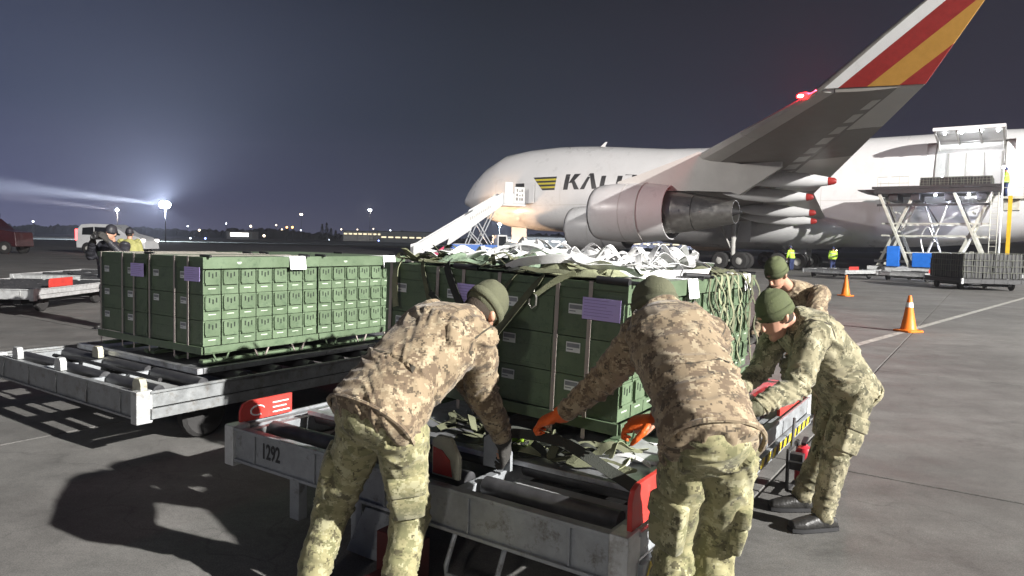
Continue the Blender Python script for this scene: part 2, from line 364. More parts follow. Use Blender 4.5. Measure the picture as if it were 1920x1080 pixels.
# raised cargo door, hinged along its top edge
dz = 8.8; dy = -fside(44, 8.8) - .05
dm = MB(); N_ = 8; L_ = 3.45
prof = []
for k in range(N_ + 1):
    s_ = k / N_; ang = R(9); bend = .30 * math.sin(math.pi * s_) - .12 * s_ * s_
    prof.append((dy - L_ * s_ * math.cos(ang) + bend * math.sin(ang) * .0, dz + .1 + L_ * s_ * math.sin(ang) + bend * .8))
for k in range(N_):
    (y0, z0), (y1, z1) = prof[k], prof[k + 1]
    dm.add([(42.95, y0, z0), (46.7, y0, z0), (46.7, y1, z1), (42.95, y1, z1), (42.95, y0, z0 - .2), (46.7, y0, z0 - .2), (46.7, y1, z1 - .2), (42.95, y1, z1 - .2)],
           [(0, 1, 2, 3), (7, 6, 5, 4), (0, 4, 5, 1), (1, 5, 6, 2), (2, 6, 7, 3), (3, 7, 4, 0)])
CD = dm.build('cargo_door', M['skin_white'], AC)
rb = MB()
for x in (43.05, 44.2, 45.4, 46.6): rb.bar((x, prof[0][0], prof[0][1] - .26), (x, prof[-1][0] + .2, prof[-1][1] - .26), .1, .14)
rb.build('door_rib', M['metal'], CD)
M['lampwhite'] = emit('lit lamp', (.93, .96, 1), 28)
for x in (43.5, 44.4, 45.4, 46.3):
    MB().ball((x, prof[5][0], prof[5][1] - .3), .075, 10, 6).build('door_lamp', M['lampwhite'], CD)
for yy in (43.05, 46.6): MB().tube([(yy, dy, dz - .5), (yy, dy - .9, dz + .05)], .06, 8).build('door_actuator', M['metal'], CD)
lamp('door_lamp_light', 'POINT', (44.9, -4.6, 9.1), 120, (.92, .95, 1), .25, AC)
lamp('hold_light', 'POINT', (44.8, -.4, 8.3), 260, (.95, .97, 1), .3, AC)
# wings
def wing_pts(y):
    # leading edge x/z, trailing edge x/z
    lx = 41.9 - (30 - y) * .90; lz = 7.3 - (30 - y) * .108
    tx = 45.16 - (30 - y) * .42 if y > 12 else 37.6 - (12 - y) * .14
    tz = 7.1 - (30 - y) * .12
    return lx, lz, tx, tz
def wing(side):
    YS = [2.4, 6, 9, 12, 15, 18, 21, 24, 27, 30]
    CH = [0, .03, .09, .16, .30, .46, .62, .75, .76, .90, 1.0]
    UP = [0, .25, .42, .50, .55, .52, .44, .3, .29, .13, .012]
    LO = [0, -.22, -.34, -.40, -.42, -.40, -.32, -.22, -.2, -.09, -.012]
    def pt(y, c, prof):
        lx, lz, tx, tz = wing_pts(y); ch = tx - lx; th = .115 * ch * (1.1 if y < 9 else .95)
        return (lx + ch * c, side * y, lz + (tz - lz) * c + th * np.interp(c, CH, prof))
    def panel(name, c0, c1, y0, y1, m, close=True, dz=0):
        b = MB(); cs = [c0] + [c for c in CH if c0 + .004 < c < c1 - .004] + [c1]
        ys = [y0] + [y for y in YS if y0 + .01 < y < y1 - .01] + [y1]
        top = [[pt(y, c, UP) for c in cs] for y in ys]; bot = [[pt(y, c, LO) for c in cs] for y in ys]
        n = len(cs); k = len(ys)
        vs = [p for r in top for p in r] + [p for r in bot for p in r]; o = n * k; fs = []
        for i in range(k - 1):
            for j in range(n - 1):
                a = i * n + j; fs.append((a, a + 1, a + n + 1, a + n)); fs.append((o + a, o + a + n, o + a + n + 1, o + a + 1))
            a = i * n; fs.append((a, a + n, o + a + n, o + a)); a = i * n + n - 1; fs.append((a, o + a, o + a + n, a + n))
        for j in range(n - 1):
            fs.append((j, o + j, o + j + 1, j + 1)); a = (k - 1) * n + j; fs.append((a, a + 1, o + a + 1, o + a))
        b.add(vs, fs); return b.build(name, m, AC, smooth=25)
    panel('wing_box', .16, .755, 2.4, 30, M['wing_grey'])
    for y0, y1 in ((4.2, 12.6), (12.65, 20.3), (20.35, 25), (25.05, 29.95)): panel('leading_edge_flap', 0, .157, y0, y1, M['wing_light'])
    panel('wing_root', .0, .157, 2.4, 4.15, M['wing_light'])
    for y0, y1, m in ((2.4, 10.4, 'wing_light'), (10.45, 12.9, 'wing_grey'), (12.95, 20.8, 'wing_light'), (20.85, 25.4, 'wing_grey'), (25.45, 29.95, 'wing_light')):
        panel('flap', .758, 1, y0, y1, M[m])
    # pale access panels on the rear spar line
    for k, y in enumerate(np.linspace(13.5, 28, 11)):
        b = MB(); q = []
        for yy in (y, y + .95):
            for c in (.655, .73): p = pt(yy, c, LO); q.append((p[0], p[1], p[2] - .012))
        b.add([q[0], q[1], q[3], q[2], *[(a[0], a[1], a[2] + .03) for a in (q[0], q[1], q[3], q[2])]], [(0, 1, 2, 3), (0, 4, 5, 1), (1, 5, 6, 2), (2, 6, 7, 3), (3, 7, 4, 0), (4, 7, 6, 5)])
        b.build('access_panel', M['wing_light'], AC, smooth=0)
    # winglet, its stripes run parallel to the leading edge
    base0, base1 = V((41.9, side * 30.0, 7.3)), V((45.16, side * 30.0, 7.1)); tip0, tip1 = V((45.72, side * 30.95, 9.95)), V((47.1, side * 30.95, 9.95))
    def clip(poly, f0, f1):     # keep f0 <= chord offset <= f1 measured along the base direction
        for lim, sgn in ((f0, 1), (f1, -1)):
            out = []
            for i in range(len(poly)):
                a, c = poly[i], poly[(i + 1) % len(poly)]; da, dc = sgn * (a[0] - lim), sgn * (c[0] - lim)
                if da >= 0: out.append(a)
                if da * dc < 0: q = da / (da - dc); out.append((a[0] + (c[0] - a[0]) * q, a[1] + (c[1] - a[1]) * q))
            poly = out
            if not poly: break
        return poly
    LE_ = tip0 - base0; CHD = base1 - base0
    full = [(0, 0), (1, 0), (.42, 1), (0, 1)]
    for f0, f1, m in ((0, .19, 'white'), (.19, .47, 'red'), (.47, .77, 'gold'), (.77, 1, 'red')):
        p = clip(full, f0, f1)
        if len(p) < 3: continue
        th = .035; b = MB(); n = len(p)
        P0 = [base0 + CHD * a + LE_ * t for a, t in p]
        vs = [q + V((0, side * th, 0)) for q in P0] + [q - V((0, side * th, 0)) for q in P0]
        b.add(vs, [tuple(range(n)), tuple(range(2 * n - 1, n - 1, -1))] + [(i, (i + 1) % n, n + (i + 1) % n, n + i) for i in range(n)])
        b.build('winglet_stripe', M[m], AC, smooth=0)
    b = MB(); b.tube([base0 + V((-.06, 0, -.05)), base0.lerp(tip0, .5) + V((-.04, 0, 0)), tip0], [.1, .07, .04], 8); b.build('winglet_edge', M['metal'], AC)
    # flap track fairings
    for y, tx, tz in ((19.5, 40.4, 4.95), (15, 38.3, 4.5), (10, 37.3, 3.85), (6.6, 36.6, 3.45)):
        b = MB(); L0 = 5.2
        b.lathe([(tx - L0 + L0 * s_, r) for s_, r in ((0, .02), (.08, .13), (.25, .28), (.5, .34), (.75, .29), (.93, .17))], (0, side * y, 0), 'X', 14, rz=1.25)
        b.v = [(p[0], p[1], p[2] + tz + .35 * (1 - (p[0] - tx + L0) / L0)) for p in b.v]
        b.build('flap_fairing', M['skin_white'], AC)
        b = MB(); b.lathe([(tx - .36, .175), (tx - .1, .14), (tx, .08), (tx, .0)], (0, side * y, 0), 'X', 12, rz=1.2)
        b.v = [(p[0], p[1], p[2] + tz + .02) for p in b.v]; b.build('fairing_tip', M['red'], AC)
    # engines
    for y, x0, z0 in ((21.0, 28.0, 3.42), (11.7, 20.6, 2.78)):
        c = (0, side * y, z0); E = MB()
        E.lathe([(x0 + .9, 1.18), (x0 + .3, 1.24), (x0 + .05, 1.36), (x0, 1.44), (x0 + .06, 1.5), (x0 + .4, 1.58), (x0 + 1.3, 1.655), (x0 + 2.3, 1.66), (x0 + 3.4, 1.61), (x0 + 4.55, 1.47), (x0 + 4.55, 1.42), (x0 + 3.6, 1.40)], c, 'X', 48)
        n = E.build('nacelle', M['skin_white'], AC, smooth=40)
        E = MB(); E.lathe([(x0 - .005, 1.38), (x0 - .03, 1.43), (x0, 1.475), (x0 + .1, 1.525)], c, 'X', 48); E.build('inlet_lip', M['metal'], n)
        E = MB(); E.lathe([(x0 + .9, 1.18), (x0 + .9, .25), (x0 + .5, .03)], c, 'X', 36); E.build('fan', M['darkmetal'], n)
        for xx in (x0 + 2.05, x0 + 3.1):
            E = MB(); E.lathe([(xx - .014, 1.64), (xx - .014, 1.668), (xx + .014, 1.668), (xx + .014, 1.64)], c, 'X', 48); E.build('nacelle_seam', M['wing_light'], n)
        E = MB(); E.lathe([(x0 + 3.6, 1.42), (x0 + 3.6, 1.05)], c, 'X', 36); E.build('fan_exit', M['blackpaint'], n)
        E = MB(); E.lathe([(x0 + 3.55, 1.16), (x0 + 4.7, 1.14), (x0 + 5.2, 1.08), (x0 + 5.9, .98), (x0 + 5.9, .84)], c, 'X', 36); E.build('core_cowl', M['metal'], AC, smooth=30)
        E = MB(); E.lathe([(x0 + 5.9, .93), (x0 + 5.95, .96), (x0 + 6.9, .80), (x0 + 8.0, .60), (x0 + 8.0, .56), (x0 + 7.0, .66)], c, 'X', 36); E.build('exhaust_nozzle', M['metal'], AC, smooth=30)
        E = MB(); E.lathe([(x0 + 7.0, .40), (x0 + 7.7, .26), (x0 + 8.3, .05), (x0 + 8.31, 0)], c, 'X', 24); E.build('exhaust_plug', M['darkmetal'], AC)
        E = MB(); E.lathe([(x0 + 7.1, .68), (x0 + 7.1, .35)], c, 'X', 24); E.build('exhaust_ring', M['blackpaint'], AC)
        lx, lz, tx, tz = wing_pts(y)
        # pylon
        E = MB(); sec = []
        for x, zt, zb, hw in ((x0 + 1.2, z0 + 1.75, z0 + 1.3, .12), (x0 + 2.6, z0 + 2.1, z0 + 1.2, .26), (lx + .2, lz + .25, z0 + 1.1, .28), (lx + 2.0, lz - .35, z0 + 1.0, .27), (x0 + 8.2, lz - .5, z0 + .85, .2), (x0 + 10.2, lz - .45, lz - .75, .08)):
            sec.append([(x, side * y - hw, zb), (x, side * y + hw, zb), (x, side * y + hw * .8, zt), (x, side * y - hw * .8, zt)])
        for k in range(len(sec) - 1): E.add(sec[k] + sec[k + 1], [(0, 1, 5, 4), (1, 2, 6, 5), (2, 3, 7, 6), (3, 0, 4, 7)] + ([(3, 2, 1, 0)] if k == 0 else []) + ([(4, 5, 6, 7)] if k == len(sec) - 2 else []))
        E.build('pylon', M['wing_light'], AC, smooth=30)
wing(-1); wing(1)
# wing to body fairing
b = MB(); b.lathe([(19, .1), (21, 1.6), (25, 2.5), (31, 2.8), (36, 2.5), (40, 1.4), (42.5, .1)], (0, 0, 0), 'X', 32, rz=.62); b.v = [(p[0], p[1] * 1.32, p[2] + 3.15) for p in b.v]
b.build('belly_fairing', M['skin_white'], AC, smooth=50)
# tail
b = MB()
b.add([(57, -.25, 9.2), (69, -.12, 8.9), (71.5, -.06, 19), (66.8, -.1, 19), (57, .25, 9.2), (69, .12, 8.9), (71.5, .06, 19), (66.8, .1, 19)], [(0, 1, 2, 3), (7, 6, 5, 4), (0, 4, 5, 1), (1, 5, 6, 2), (2, 6, 7, 3), (3, 7, 4, 0)]); b.build('tail_fin', M['white'], AC)
for sd in (-1, 1):
    b = MB(); b.add([(60, sd * 1, 8.0), (68.5, sd * 1, 8.0), (70.5, sd * 11, 9.4), (67.7, sd * 11, 9.4), (60.4, sd * 1, 7.6), (68.4, sd * 1, 7.8), (70.4, sd * 11, 9.3), (67.8, sd * 11, 9.25)], [(0, 1, 2, 3), (7, 6, 5, 4), (0, 4, 5, 1), (1, 5, 6, 2), (2, 6, 7, 3), (3, 7, 4, 0)]); b.build('tailplane', M['wing_light'], AC)
# wing tip beacon
M['beaconcore'] = emit('red beacon filament', (1, .42, .36), 16)
M['beacon'] = emit('red beacon', (1, .008, .008), 14)
b = MB(); b.ball((41.2, -29.3, 7.26), .16, 14, 8, sc=(1.7, 1, .8)); b.build('beacon', M['beacon'], AC)
MB().ball((41.12, -29.44, 7.24), .075, 10, 6, sc=(1.6, 1, .8)).build('beacon_core', M['beaconcore'], AC)
lamp('beacon_light', 'POINT', (41.55, -29.35, 7.62), 1300, (1, .012, .03), .12, AC)
# landing gear
def wheel(b, c, r, w, hub=.45):
    b.lathe([(-w / 2, r * hub), (-w / 2, r * .86), (-w * .35, r), (w * .35, r), (w / 2, r * .86), (w / 2, r * hub)], c, 'Y', 24, 0)
    b.lathe([(-w * .42, 0.01), (-w * .42, r * .2), (-w * .3, r * hub), (w * .3, r * hub), (w * .42, r * .2), (w * .42, .01)], c, 'Y', 20, 1)
def gear(x, y, nx, ny, r, top, nm):
    b = MB(); b.tube([(x, y, top), (x, y, r)], .16, 10); b.bar((x - .75 * (nx > 1), y, r), (x + .75 * (nx > 1), y, r), .16, .2) if nx > 1 else None
    b.tube([(x, y, r + .5), (x - 1.3, y, top)], .07, 8); b.tube([(x, y, r + 1.0), (x, y * .72, top)], .07, 8)
    b.tube([(x, y - ny * .32, r), (x, y + ny * .32, r)], .08, 8)
    st = b.build(nm, M['wing_light'], AC)
    for i in range(nx):
        for sy in (-1, 1):
            w = MB(); wheel(w, (x + ((i - .5) * 1.47 if nx > 1 else 0), y + sy * (.56 if nx > 1 else .46), r), r, .45); w.build('wheel', [M['tyre'], M['wing_light']], AC)
    d = MB(); d.box((x - .9, y - math.copysign(1.15, y if y else 1), top - 1.9), (x + .9, y - math.copysign(1.1, y if y else 1), top - .3)); d.build('gear_door', M['skin_white'], AC)
gear(7.8, 0, 1, 2, .6, 3.4, 'nose_gear')
for sy in (-1, 1): gear(30.6, sy * 5.5, 2, 2, .62, 3.9, 'wing_gear'); gear(33.7, sy * 1.9, 2, 2, .62, 2.6, 'body_gear')
lamp('nose_gear_light', 'SPOT', (4.2, -6.5, .6), 3600, (1, .62, .36), .2, AC, target=(8.6, -1.4, 4.0), spot=95, blend=.9)
# windows, door, lettering, painted badge
def skin_quad(b, pts, off=.018, m=0, sub=3):
    """four corner points (x, z) laid on the port side skin"""
    (ax, az), (bx, bz), (cx, cz), (dx, dz_) = pts; vs = []; fs = []
    for i in range(sub + 1):
        for j in range(sub + 1):
            u, v = i / sub, j / sub
            x = (1 - u) * (1 - v) * ax + u * (1 - v) * bx + u * v * cx + (1 - u) * v * dx; z = (1 - u) * (1 - v) * az + u * (1 - v) * bz + u * v * cz + (1 - u) * v * dz_
            vs.append((x, -fside(x, z) - off, z))
    k = sub + 1
    for i in range(sub):
        for j in range(sub): fs.append((i * k + j, (i + 1) * k + j, (i + 1) * k + j + 1, i * k + j + 1))
    b.add(vs, fs, m)
M['letter'] = mat('black lettering', (.02, .02, .022), .4, var=.05)
LZ0, LZ1 = 6.42, 7.82
def letter(strokes):
    b = MB()
    for q in strokes: skin_quad(b, [(x, LZ0 + z * (LZ1 - LZ0)) for x, z in q])
    b.build('fuselage_letter', M['letter'], AC, smooth=40)
sl = .16   # slant
def st(x0, x1, z0=0, z1=1): return [(x0 + sl * z0, z0), (x1 + sl * z0, z0), (x1 + sl * z1, z1), (x0 + sl * z1, z1)]
letter([st(14.15, 14.62), [(14.62 + sl * .42, .42), (15.2, 1), (15.85, 1), (15.1, .44)], [(14.95, .56), (15.3, .56), (15.82, 0), (15.3, 0)]])
letter([[(15.9, 0), (16.35, 0), (17.0, 1), (16.75, 1)], [(16.75, 1), (17.15, 1), (17.62, 0), (17.12, 0)]])
letter([st(17.85, 18.3), [(18.3, 0), (19.15, 0), (19.2, .22), (18.33, .22)]])
letter([st(19.42, 19.9)])
for x in (20.15, 22.1, ): letter([[(x + .1, .78), (x + 1.72, .78), (x + 1.76, 1), (x + .13, 1)], st(x + .62, x + 1.06, 0, .78)])
letter([[(24.0, 0), (24.45, 0), (25.1, 1), (24.85, 1)], [(24.85, 1), (25.25, 1), (25.72, 0), (25.22, 0)]])
for k in range(7):
    z1 = 7.66 - k * .175; z0 = z1 - .175; f1 = k / 7; f0 = (k + 1) / 7
    b = MB(); xl = lambda f: 10.75 + 1.15 * f; xr = lambda f: 13.35 - .12 * f
    skin_quad(b, [(xl(f0), z0), (xr(f0), z0), (xr(f1), z1), (xl(f1), z1)], .016 if k % 2 else .02); b.build('badge_stripe', M['letter'] if k % 2 == 0 else M['logo_gold'], AC)
for x, w in ((11.55, .0), (12.45, .26), (12.95, .26)):
    if w:
        b = MB(); skin_quad(b, [(x, 9.25), (x + w, 9.25), (x + w, 9.62), (x, 9.62)], .015); b.build('upper_deck_window', M['glass'], AC)
for x0, x1, za, zb in ((3.0, 3.55, 8.35, 8.8), (3.62, 4.2, 8.42, 9.0), (4.28, 4.85, 8.55, 9.1)):
    b = MB(); skin_quad(b, [(x0, za), (x1, za + .06), (x1 + .05, zb + .02), (x0 + .1, zb)], .015); b.build('cockpit_window', M['glass'], AC)
b = MB(); skin_quad(b, [(8.75, 5.2), (9.85, 5.2), (9.85, 7.15), (8.75, 7.15)], .012); b.build('doorway', M['blackpaint'], AC)
b = MB()
for z in np.linspace(5.15, 7.2, 7): pass
skin_quad(b, [(9.95, 5.2), (11.05, 5.2), (11.05, 7.2), (9.95, 7.2)], .12)
b.box((9.95, -3.42, 5.25), (11.05, -3.34, 7.15)); b.build('passenger_door', M['skin_white'], AC)
# fine seams along the body
for z, x0, x1 in ((5.05, 5.5, 42.9), (5.05, 46.8, 60)):
    b = MB()
    n = 24
    for k in range(n):
        xa = x0 + (x1 - x0) * k / n; xb = x0 + (x1 - x0) * (k + 1) / n; skin_quad(b, [(xa, z), (xb, z), (xb, z + .035), (xa, z + .035)], .008, sub=1)
    b.build('body_seam', M['wing_light'], AC)
for x in (6.2, 9.6, 13.8, 19.6, 26.2, 29.4, 32.4, 36.0, 39.8, 41.8, 48.2, 51.5):
    b = MB()
    for k in range(16):
        za = 3.2 + (9.4 - 3.2) * k / 16; zb = 3.2 + (9.4 - 3.2) * (k + 1) / 16; skin_quad(b, [(x, za), (x + .03, za), (x + .03, zb), (x, zb)], .007, sub=1)
    b.build('body_seam', M['wing_light'], AC)
b = MB(); b.add([(16.0, -.03, 10.5), (16.5, -.03, 10.5), (16.75, -.01, 10.95), (16.55, -.01, 10.95), (16.0, .03, 10.5), (16.5, .03, 10.5), (16.75, .01, 10.95), (16.55, .01, 10.95)], [(0, 1, 2, 3), (7, 6, 5, 4), (0, 4, 5, 1), (1, 5, 6, 2), (2, 6, 7, 3), (3, 7, 4, 0)]); b.build('antenna', M['white'], AC)
# ---------------------------------------------------------------- ammunition pallet loads
M['green'] = mat('olive green enamel', (.112, .158, .094), .45, var=.14, scale=5, bump=.06, bscale=50, dirt=(.062, .10, .058), dthr=(.52, .7), dscale=14)
M['stencil'] = mat('white stencil print', (.45, .52, .42), .6, var=.1)
M['slot'] = mat('dark slot', (.012, .02, .012), .8)
M['band'] = mat('grey strapping', (.40, .35, .32), .45, .2, var=.12)
M['lilac'] = mat('lilac placard', (.56, .46, .86), .7, var=.03)
M['lilacprint'] = mat('placard print', (.33, .26, .58), .7)
M['print'] = mat('grey label print', (.25, .26, .28), .7)
M['labelwhite'] = mat('sticker', (.72, .74, .73), .6, var=.05)
CW, CHh, CDp = .17, .217, .435
c_ = MB().box((-CDp + .004, -.080, .002), (0, .080, CHh - .003))
c_.box((-CDp + .003, -.0805, .150), (.0035, .0805, .158)); c_.box((0, -.034, .045), (.0012, .034, .053), 1)
c_.box((-.40, -.0825, .018), (-.03, -.080, .03)); c_.box((-.40, -.0825, .125), (-.03, -.080, .135))
CAN = c_.mesh('ammo_can', [M['green'], M['stencil']], 0)
l_ = MB().box((.0005, -.062, .094), (.012, .062, .206)); l_.box((.0005, -.067, .083), (.021, .067, .096)); l_.box((.0005, -.072, .1), (.018, -.064, .2))
for y, z in ((-.032, .150), (0, .138), (.032, .150)): l_.box((.0122, y - .006, z), (.0135, y + .006, z + .040), 1)
LATCH = l_.mesh('latch', [M['green'], M['slot']], 0)
s_ = MB().box((-.335, -.0845, .128), (-.245, -.083, .185)); s_.box((-.33, -.0852, .155), (-.25, -.0848, .178), 1); s_.box((-.33, -.0852, .14), (-.29, -.0848, .146), 1)
STICKER = s_.mesh('label', [M['labelwhite'], M['print']], 0)
UW, UL, UH = .87, 1.19, .90
def unit(label, Mx, dark, paper, group):
    t = thing('ammunition_pallet', label, 'pallet load', group=group); t.matrix_world = Mx
    b = MB().box((-UW, 0, .085), (.028, UL, .097)); b.box((.016, 0, .097), (.028, UL, .15)); b.box((-UW, -.02, .085), (.016, -.008, .15))
    for x in (-UW + .04, -UW / 2, -.06): b.box((x - .03, .02, 0), (x + .03, UL - .02, .03))
    b.build('pallet_base', M['green'], t, .003)
    for k in range(3):
        y = .16 + k * .40
        for sy, n in ((-1, 0), (1, 0)):
            q = MB().bar((.01, y + sy * .035, .004), (.012, y + sy * .075, .088), .012, .012); q.build('skid_strut', M['band'] if k else M['green'], t)
    MB().box((-.02, 0, 0), (.02, UL, .012)).build('skid_rail', M['green'], t, .003)
    li = MB().box((-UW - .008, -.014, .892), (.03, UL - .004, .90)); li.box((.022, -.014, .803), (.03, UL - .004, .892)); li.box((-UW - .008, -.014, .86), (.022, -.006, .892)); li.box((-UW, 0, .80), (.02, UL - .01, .888))
    li.box((.03, .30, .845), (.0312, .345, .858), 1); li.box((.03, .31, .838), (.0312, .335, .845), 1)
    LI = li.build('lid', [M['green'], M['stencil']], t, .003)
    for y in (.02, UL * .86):
        q = MB().tube([(-.06, y, .912), (.07, y + .01, .908)], .012, 8); q.build('lid_clip', M['blackpaint'], t)
    for k in range(3):
        for i in range(7):
            for d in range(2):
                if d == 1 and not (dark and i == 0): continue
                o = link('ammo_can', CAN, t); o.location = (-d * CDp + RNG.uniform(-.003, .003), .085 + i * CW, .15 + k * CHh)
                if d == 0: link('latch', LATCH, o)
                if dark and i == 0 and (k > 0 or RNG.random() < .5): link('label', STICKER, o)
    if dark:
        # the row behind, only its dark outline shows between the cans
        MB().box((-UW + .01, .2, .15), (-CDp - .01, UL - .02, .80)).build('inner_row', M['green'], t)
        for f in (.075, .54, .78):
            x = -UW * (1 - f)
            MB().ribbon([(x, -.018, .03), (x, -.0185, .45), (x, -.018, .904), (x, .02, .9035), (x, UL * .5, .9035), (x, UL - .01, .9035)], (1, 0, 0), .024, .0025).build('strapping', M['band'], t, smooth=0)
        p = MB().box((-.235, -.0235, .695), (-.005, -.022, .815))
        for k in range(6): p.box((-.225, -.0242, .80 - k * .017), (-.225 + RNG.uniform(.12, .21), -.0236, .803 - k * .017), 1)
        p.build('placard', [M['lilac'], M['lilacprint']], t)
    if paper:
        p = MB(); n = 5
        for k in range(n):
            z0 = .905 - .125 * k / n; z1 = .905 - .125 * (k + 1) / n; x0 = .033 + .004 * k; x1 = .033 + .004 * (k + 1)
            p.add([(x0, .84, z0), (x0, 1.02, z0), (x1, 1.02, z1), (x1, .84, z1), (x0 + .001, .84, z0), (x0 + .001, 1.02, z0), (x1 + .001, 1.02, z1), (x1 + .001, .84, z1)], [(0, 1, 2, 3), (7, 6, 5, 4), (0, 3, 7, 4), (1, 5, 6, 2)])
        p.build('paper_sheet', M['paper'], t)
        p = MB().box((-.13, .80, .9015), (.01, .98, .9025)); p.build('paper_sheet', M['paper'], t)
    return t
def frame(origin, ry=0): return Matrix.Translation(V((*origin, 0))) @ Matrix.Rotation(TH, 4, 'Z')
FD = V((.48, 2.65)); LD = V((-2.66, 4.93))
FRONT = frame(FD) @ Matrix.Translation((-.51, .91, .535)) @ Matrix.Rotation(.034, 4, 'Y')
LEFT = frame(LD) @ Matrix.Translation((-.38, .72, .565))
T_ = Matrix.Translation
GA, GB = 'green ammunition pallets on the numbered dolly', 'green ammunition pallets on the left dolly'
unit('green pallet of ammunition cans with lilac placard, standing between the two bending soldiers', FRONT, True, True, GA)
unit('green ammunition pallet with diagonal olive tie-down straps, behind the bending left soldier', FRONT @ T_((-.885, 0, 0)), True, True, GA)
unit('green ammunition pallet draped with olive net beside the soldier leaning from the right', FRONT @ T_((0, 1.2, 0)), False, True, GA)
unit('green ammunition pallet at the back of the middle dolly under the heap of white straps', FRONT @ T_((-.885, 1.2, 0)), False, False, GA)
unit('green ammunition pallet with lilac placard at the lit near corner of the left dolly', LEFT, True, True, GB)
unit('shaded green ammunition pallet at the outer end of the left dolly, furthest from the jet', LEFT @ T_((-.885, 0, 0)), True, False, GB)
unit('green ammunition pallet on the left dolly, partly hidden by the middle load', LEFT @ T_((0, 1.2, 0)), False, True, GB)
unit('green ammunition pallet at the back of the left dolly with only its lid showing', LEFT @ T_((-.885, 1.2, 0)), False, False, GB)

# ---------------------------------------------------------------- roller dollies
M['hazy'] = mat('hazard yellow', (.70, .55, .03), .5, var=.15)
M['redguard'] = mat('red guard paint', (.52, .045, .035), .45, var=.18, scale=8, dirt=(.40, .22, .2), dthr=(.62, .75), dscale=16)
M['roller'] = mat('dark roller tube', (.085, .085, .09), .42, .55, var=.25, scale=14)
M['creamsteel'] = mat('cream chipped paint', (.46, .45, .36), .5, .1, var=.2, scale=8, dirt=(.12, .085, .05), dthr=(.56, .66), dscale=10)
M['drawbar'] = mat('dull red drawbar paint', (.085, .014, .012), .6, var=.25)
M['midgrey'] = mat('scuffed grey paint', (.235, .245, .25), .48, .3, var=.25, scale=8, bump=.1, bscale=40, dirt=(.13, .11, .09), dthr=(.52, .72), dscale=9)
DW, DLn = 2.64, 3.3
def dolly(label, loc, rz, metal, group, guards=(), detail=True, stops=()):
    t = thing('roller_dolly', label, 'dolly', (*loc, 0), rz, group)
    st = M[metal]
    def chan(x0, x1, y0, y1, name, out):
        # channel rail: web plus top and bottom lip, out gives the outward axis
        b = MB()
        if out[1]:
            s = out[1]; ya, yb = (y0, y1)
            b.box((x0, ya, .30), (x1, yb, .488)); o = ya if s < 0 else yb
            b.box((x0, min(o, o + s * .018), .485), (x1, max(o, o + s * .018), .505)); b.box((x0, min(o, o + s * .018), .30), (x1, max(o, o + s * .018), .318))
            for k in range(5): xx = x0 + (x1 - x0) * (k + .5) / 5; b.box((xx - .006, min(o, o + s * .012), .318), (xx + .006, max(o, o + s * .012), .485))
        else:
            s = out[0]; o = x0 if s < 0 else x1
            b.box((x0, y0, .38), (x1, y1, .488)); b.box((min(o, o + s * .018), y0, .485), (max(o, o + s * .018), y1, .505)); b.box((min(o, o + s * .03), y0, .30), (max(o, o + s * .03), y1, .375))
        return b.build(name, st, t, .003)
    chan(-DW, 0, 0, .07, 'end_rail', (0, -1)); chan(-DW, 0, DLn - .07, DLn, 'end_rail', (0, 1))
    chan(-DW, -DW + .06, .075, DLn - .075, 'side_rail', (-1, 0)); chan(-.06, 0, .075, DLn - .075, 'side_rail', (1, 0))
    for x in (-DW, -.07):
        for y in (0, DLn - .07): MB().box((x - .008, y - .025, .27), (x + .078, y + .095, .512)).build('corner_post', M['palegrey'], t, .006)
    lanes = ((-2.50, -1.78), (-1.68, -.96), (-.86, -.14))
    for x in (-2.54, -1.73, -.91, -.1): MB().box((x - .025, .08, .36), (x + .025, DLn - .08, .478)).build('lane_beam', M['steelgrey'], t, .003)
    rol = MB().tube([(-.36, 0, 0), (.36, 0, 0)], .047, 14).mesh('roller', M['roller'])
    for xa, xb in lanes:
        for k in range(9 if detail else 4):
            y = .22 + k * (2.86 / (8 if detail else 3))
            o = link('roller', rol, t); o.location = ((xa + xb) / 2, y, .462)
        for k in (range(8) if detail else ()):
            if (k + int(xa * 7)) % 2 == 0:
                y = .22 + (k + .5) * .3575; MB().box((xa + .02, y - .09, .40), (xb - .02, y + .09, .43)).build('deck_plate', M['palegrey'], t, .003)
    ch = MB().box((-2.2, .3, .17), (-2.05, DLn - .3, .35)); ch.build('chassis_beam', M['darkmetal'], t); MB().box((-.6, .3, .17), (-.45, DLn - .3, .35)).build('chassis_beam', M['darkmetal'], t)
    for y in (.65, DLn - .65): MB().tube([(-2.4, y, .19), (-.25, y, .19)], .035, 8).build('axle', M['darkmetal'], t)
    for x in (-2.36, -.28):
        for y in (.65, DLn - .65):
            w = MB(); w.lathe([(-.06, .02), (-.055, .10), (-.06, .16), (-.035, .19), (.035, .19), (.06, .16), (.055, .10), (.06, .02)], (x, y, .19), 'X', 18); w.build('wheel', M['tyre'], t)
    for side, y0, y1, h in guards:
        x = -DW + .02 if side < 0 else -.02
        b = MB().prism([(y0, .508), (y1, .508), (y1, .508 + h), (y0 + .06, .508 + h), (y0 + .02, .508 + h - .015), (y0, .508 + h - .06)], .022, Matrix(((0, 0, 1, x - .011), (1, 0, 0, 0), (0, 1, 0, 0), (0, 0, 0, 1))))
        gd = b.build('guard_plate', M['redguard'], t, .003)
    return t
GD = 'roller dollies for pallets on the apron'
D1 = dolly('grey roller dolly marked 1292 with red guard plates, under the middle load', FD, TH, 'steelgrey', GD, guards=((-1, .06, .44, .125), (1, .04, .95, .18), (1, 2.4, 3.26, .17)))
